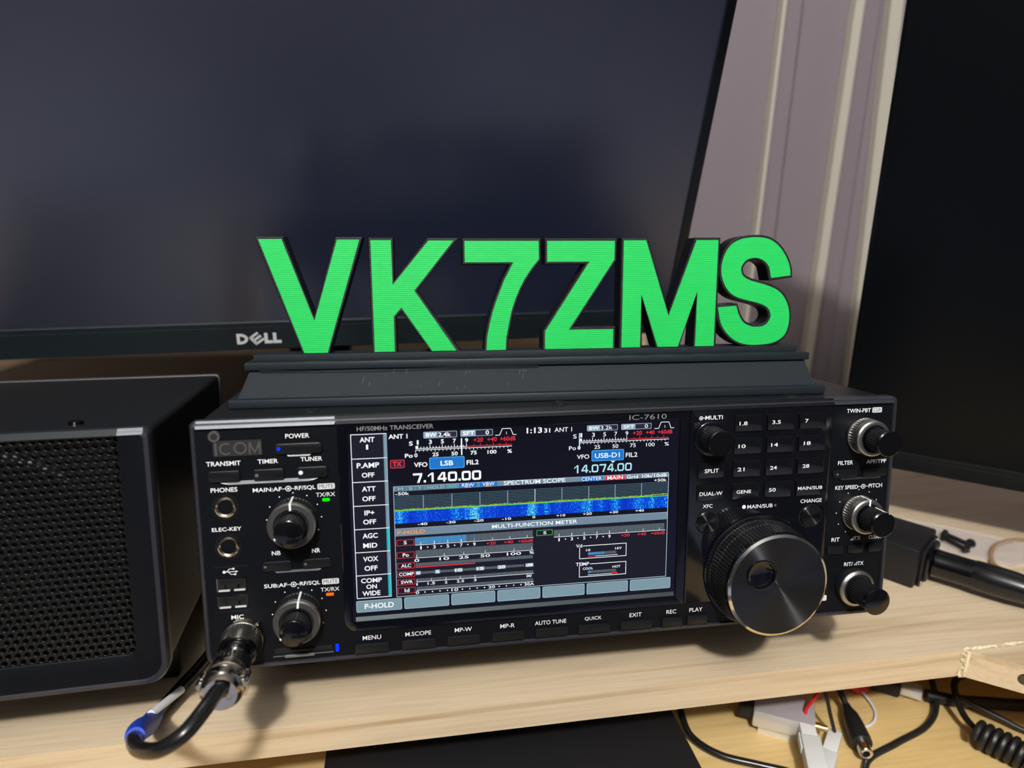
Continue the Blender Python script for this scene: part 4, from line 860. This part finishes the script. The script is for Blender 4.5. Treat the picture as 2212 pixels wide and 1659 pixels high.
sl = [(-17.6, -40, 48.6), (-20.6, -30.5, 42.3), (-24.0, -17.5, 33), (-28.2, -1.5, 20.6), (-31.2, 11.5, 12.2), (-32.3, 20, 8.6)]
q = MB(); Q = catmull([toR(p) for p in sl], 6); rad = [3.6 + 1.1 * math.sin(PI * i / (len(Q) - 1)) ** .7 for i in range(len(Q))]
def tube_r(q, Q, rad, m_, n_=20):
    rings = []; up = None
    for i, p in enumerate(Q):
        t = (Q[min(i + 1, len(Q) - 1)] - Q[max(i - 1, 0)]).normalized()
        if up is None: up = t.cross(Vector((.3, .2, 1))).normalized()
        up = (up - t * up.dot(t)).normalized(); w2 = t.cross(up)
        rings.append([p + (up * math.cos(2 * PI * j / n_) + w2 * math.sin(2 * PI * j / n_)) * rad[i] for j in range(n_)])
    q.loft(rings, m_)
tube_r(q, Q, rad, 'blue_sleeve'); q.build('sleeve', mic, label='blue sleeve on the cable')
q = MB(); q.tube([toR(p) for p in ((-30.0, 10, 17.5), (-26.8, 22, 14), (-23.5, 34, 10.5))], 2.0, 'white_plastic', n=14, k=4); q.build('marker_stick', mic, label='white plastic stick tucked in the sleeve')

# ------------------------------------------------------------------ connector box and audio plug at the right
a3 = math.atan2(.61, .79)
MBx = Matrix.Translation((0.4288, 0.0795, 0)) @ Matrix.Rotation(a3, 4, 'Z')     # local x = along the plug face, local -y = towards the plug
box = thing('junction_box', 'small matte black project box right of the radio, under the angled monitor', 'box', MBx)
q = MB(); q.box(0, 0, 0.05, 44, 85, 29, 'box_black', b=2); q.build('case', box)
for x, y in ((6, 12), (38, 12)): 
    MB().lathe((x, y, 28.7), [(3.0, .0), (2.9, .35), (2.2, .36), (2.1, -.3)], 18, 'hole', axis=(0, 0, 1), ms=['box_black', 'box_black', 'hole']).build('screw_hole', box)
q = MB(); q.box(5, -2.6, 1, 37, 0, 27.5, 'box_black', b=1.2); q.box(8, -5.5, 3.5, 34, -2.4, 25.5, 'gloss_black', b=2); q.build('socket_flange', box)
for x, z in ((35.6, 24.6), (6.8, 3.4)): MB().lathe((x, -2.5, z), [(1.8, 0), (1.7, .9), (.8, 1.3)], 14, 'chrome').build('flange_screw', box)
MX = MBx @ Matrix.Translation((0.0205, -0.0058, 0.0145)) @ Matrix.Rotation(math.radians(4.5), 4, 'Z')
xl = thing('audio_plug', 'black three pin audio plug with long rubber boot, pushed into the junction box', 'plug', MX)
MB().lathe((0, 0, 0), [(9.6, -.1), (9.7, 1), (9.5, 3), (9.3, 20), (9.4, 21), (9.4, 22.2), (9.0, 22.4)], 48, 'knob_black').build('shell', xl)
MB().lathe((0, 0, 0), [(9.2, 22.3), (9.8, 24), (10.0, 34), (9.6, 46), (8.2, 58), (6.2, 70), (4.6, 80), (4.3, 92)], 48, 'cable_black').build('boot', xl)
MB().tube([(0, -88, 0), (2, -130, -4), (30, -190, -9.5), (90, -230, -10)], 3.2, 'cable_matte', n=12).build('cable', xl)
# upright board added as the dark shade below the large monitor, pine rail behind it
q = MB(); P_ = [(-510, 0.2), (-20, 0.2), (-20, 71), (-268.5, 72.5), (-306, 61.3)]; q.loft([[(a, 478, c_) for a, c_ in P_], [(a, 486, c_) for a, c_ in P_]], 'shade_brown'); tag(q.build('shade_board'), 'low dark brown board standing in for the shade behind the speaker, under the large monitor', 'board')
# clear bag with small screws
q = MB(); bagp = [(478, 178), (520, 150), (560, 118), (545, 100), (520, 96), (490, 120), (474, 150)]
def inp(x, y): return True
slab(q, bagp, .2, 2.6, 'clear_bag'); tag(q.build('plastic_bag', recalc=True), 'small clear plastic bag lying on the bench behind the audio plug', 'bag')
for i, (p0, p1, lb) in enumerate((((502, 141, 4), (509, 122, 4), 'black screw in the clear bag, its head nearest the junction box'), ((497, 135, 4), (501, 113, 4), 'black screw in the middle of the clear bag'), ((511, 124, 4.4), (496, 113, 4.4), 'black screw in the clear bag, lying crosswise at the right end'))):
    d = Vector(p1) - Vector(p0); q = MB(); q.lathe(p0, [(3.5, 0), (3.5, 1.8), (1.8, 2.2), (1.8, d.length - 2), (.3, d.length)], 14, 'box_black', axis=d, cap0=True)
    tag(q.build('black_screw'), lb, 'screw', 'screws in the clear bag')
q = MB(); q.tube([(640, 60, 1.6), (590, 105, 1.6), (560, 126, 1.6), (535, 124, 1.6), (514, 108, 1.6), (507, 92, 1.6), (512, 70, 1.6), (540, 40, 1.6)], 1.9, 'loop_shadow', n=8); tag(q.build('loop_shadow'), 'thin brown arc painting the shadow of an unseen loop on the bench at the far right', 'cord')  # brown tube drawn as the cast shadow of a loop out of view

# ------------------------------------------------------------------ things on the lower shelf
SZ = -80
cs = thing('flat_case', 'flat black case on the lower shelf, under the radio', 'case', Matrix.Translation((0.042, 0.0, SZ * mm)))
MB().box(0, -160, 0.1, 214, 270, 19.5, 'case_black', b=1).build('body', cs)
MB().box(-.6, -158, 4, 0.2, 268, 16, 'alu').build('edge_strip', cs, label='pale metal edge strip')
MB().lathe((120, -26, 19.5), [(2.6, 0), (2.5, .15)], 20, 'led_off', axis=(0, 0, 1)).build('badge', cs)
# silver metal adapter
M_ = Matrix.Translation((0.3085, 0.0545, SZ * mm)) @ Matrix.Rotation(math.radians(-30), 4, 'Z')
ad = thing('metal_adapter', 'small silver metal adapter box on the lower shelf', 'adapter', M_)
MB().box(0, 0, 6, 37, 26, 18, 'alu', b=1.2).box(1, .5, 18.05, 36, 25.5, 18.3, 'alu_label').build('case', ad)
MB().box(-9, 4, 8, 0, 20, 17, 'case_black', b=1).build('side_plug', ad)
for k, y in enumerate((3, 20)): MB().box(4, y, .1, 35, y + 3, 6.2, 'alu').build('foot', ad)
MB().lathe((37.5, 8, 12), [(2.6, 0), (2.6, 3), (1.9, 3.2), (1.9, 7)], 16, 'gold', axis=(1, 0, 0)).build('antenna_socket', ad, label='gold threaded socket')
MB().lathe((33, 0, 3), [(1.8, 0), (1.8, 3)], 12, 'chrome', axis=(0, -1, 0)).build('latch_screw', ad)
# white connectors with wires (local -y runs along the connector towards the shelf front)
def nylon(loc, rz, label, wirem, wp, w_, h0):
    t_ = thing('wire_connector', label, 'connector', Matrix.Translation(loc) @ Matrix.Rotation(math.radians(rz), 4, 'Z'), 'white connectors on the lower shelf')
    q = MB(); q.box(-w_ / 2 + .5, -22, h0, w_ / 2 - .5, 0, h0 + 6, 'nylon', b=.8); q.box(-w_ / 2 - .6, -62, h0, w_ / 2 + .6, -21, h0 + 7.5, 'nylon', b=1.2); q.box(-w_ / 2 - 1.6, -32, h0 + 1, -w_ / 2, -19, h0 + 6, 'nylon', b=.7)
    q.build('housing', t_)
    iv = t_.matrix_world.inverted()
    for p, m_ in zip(wp, wirem): MB().tube([tuple((iv @ (Vector(a) * mm)) * 1000) for a in p], 1.2, m_, n=10).build('wire', t_)
nylon((0.3405, 0.049, SZ * mm + .012), -22, 'white plastic wire connector with a red wire, leftmost of the two', ['red_wire'], [[(340, 46, -64.5), (340.5, 48, -60), (343.5, 47.5, -53), (348, 47.5, -45.5), (354, 49, -38), (370, 58, -30), (400, 70, -26)]], 10.5, 0)
nylon((0.3600, 0.0425, SZ * mm + .001), -43, 'white plastic wire connector with a black wire, rightmost of the two', ['cable_matte'], [[(359, 41, -75.5), (357.5, 42, -70), (354.5, 43.5, -60), (352.5, 46, -51), (351, 54, -42), (351, 80, -32), (352, 130, -28)]], 9.5, 0)
# barrel power plug
t_ = thing('power_plug', 'black barrel power plug with silver tip on the lower shelf', 'plug', Matrix.Translation((0.378, 0.057, SZ * mm + .008)) @ Matrix.Rotation(math.radians(-18), 4, 'Z'))
MB().lathe((0, 0, 0), [(2.5, -4), (3.0, 0), (5.0, 6), (5.8, 14), (6.4, 26), (6.2, 30)], 28, 'cable_matte', cap0=True).build('boot', t_)
MB().lathe((0, 0, 0), [(4.0, 29), (4.0, 38), (3.6, 38.4), (2.2, 38.3), (2.1, 36)], 28, 'chrome', ms=['chrome', 'chrome', 'chrome', 'hole']).build('tip', t_)
MB().tube([(0, 3, 0), (-4, 16, 8), (-9, 36, 22), (-12, 60, 26)], 2.2, 'cable_matte', n=10).build('cable', t_)
def cab(name, P, r_, m_, label, cat='cable', n=12):
    return tag(MB().tube(P, r_, m_, n=n).build(name), label, cat)
cab('power_cable', [(276, 150, -60), (272, 100, SZ + 14), (266, 66, SZ + 8), (268, 52, SZ + 4), (280, 38, SZ + 2.6), (300, 27.5, SZ + 2.6), (318, 18, SZ + 2.6), (330, 2, SZ + 2.6), (338, -25, SZ + 2.6)], 2.3, 'cable_black', 'black cable sweeping across the lower shelf beside the flat case')
cab('thin_cable', [(470, 150, -40), (462, 100, -62), (452, 72, -70), (442, 54, SZ + 4), (424, 41, SZ + 2.2), (395, 31, SZ + 2.2), (366, 19, SZ + 2.2), (350, -10, SZ + 2.2)], 2.0, 'cable_matte', 'thin black cable crossing the lower shelf below the corner joint')
cab('white_wire', [(395, 100, -70), (402, 80, SZ + 4), (402, 62, SZ + 1.2), (392, 50, SZ + 1.2), (376, 47, SZ + 1.2)], .9, 'nylon', 'thin pale wire in a small loop on the lower shelf')
cab('red_lead', [(385, 130, -58), (384, 98, -66), (392, 86, -72), (404, 80, SZ + 3), (414, 90, SZ + 3)], 4.2, 'red_wire', 'thick red lead in the shade on the lower shelf', 'wire')
t_ = thing('usb_cable', 'black cable with a grey metal tipped plug on the lower shelf', 'cable')
MB().box(-30, -7, -5, 0, 7, 5, 'case_black', b=1.5, T=Matrix.Translation((430, 74, SZ + 6)) @ Matrix.Rotation(math.radians(-38), 4, 'Z')).build('plug', t_)
MB().box(0, -5, -3, 13, 5, 3, 'alu', b=.5, T=Matrix.Translation((430, 74, SZ + 6)) @ Matrix.Rotation(math.radians(-38), 4, 'Z')).build('tip', t_)
MB().tube([(442, 64, SZ + 6), (460, 57, SZ + 5), (480, 53, SZ + 4.2), (510, 46, SZ + 4.2), (600, 30, SZ + 4.2)], 4.0, 'cable_matte', n=12).build('cable', t_)
cab('signal_cable', [(455, 56, SZ + 11.5), (475, 38, SZ + 6), (495, 20, SZ + 2.5), (560, -30, SZ + 2.5)], 2.0, 'cable_matte', 'black cable running to the lower right corner of the shelf')
t_ = thing('coiled_cord', 'black coiled cord at the lower right corner of the shelf', 'cord')
MB().tube([(620, 40, SZ + 20), (540, 52, SZ + 22), (505, 60, SZ + 20), (480, 66, SZ + 18), (461, 62, SZ + 18), (451, 50, SZ + 16), (448, 38, SZ + 11), (447, 26, SZ + 10)], 2.1, 'cable_black', n=12).build('lead', t_)
hp = []
ax0, ax1 = Vector((446, 25, SZ + 9.5)), Vector((498, -48, SZ + 9.5)); dd = (ax1 - ax0).normalized(); uu = dd.cross(Vector((0, 0, 1))).normalized(); vv = Vector((0, 0, 1))
turns = 19
for i in range(turns * 12 + 1):
    a = 2 * PI * i / 12; hp.append(ax0 + (ax1 - ax0) * i / (turns * 12) + (uu * math.cos(a) + vv * math.sin(a)) * 7.0)
MB().tube(hp, 2.2, 'cable_matte', n=8, smooth=False).build('coil', t_)
print('built', len(bpy.data.objects))
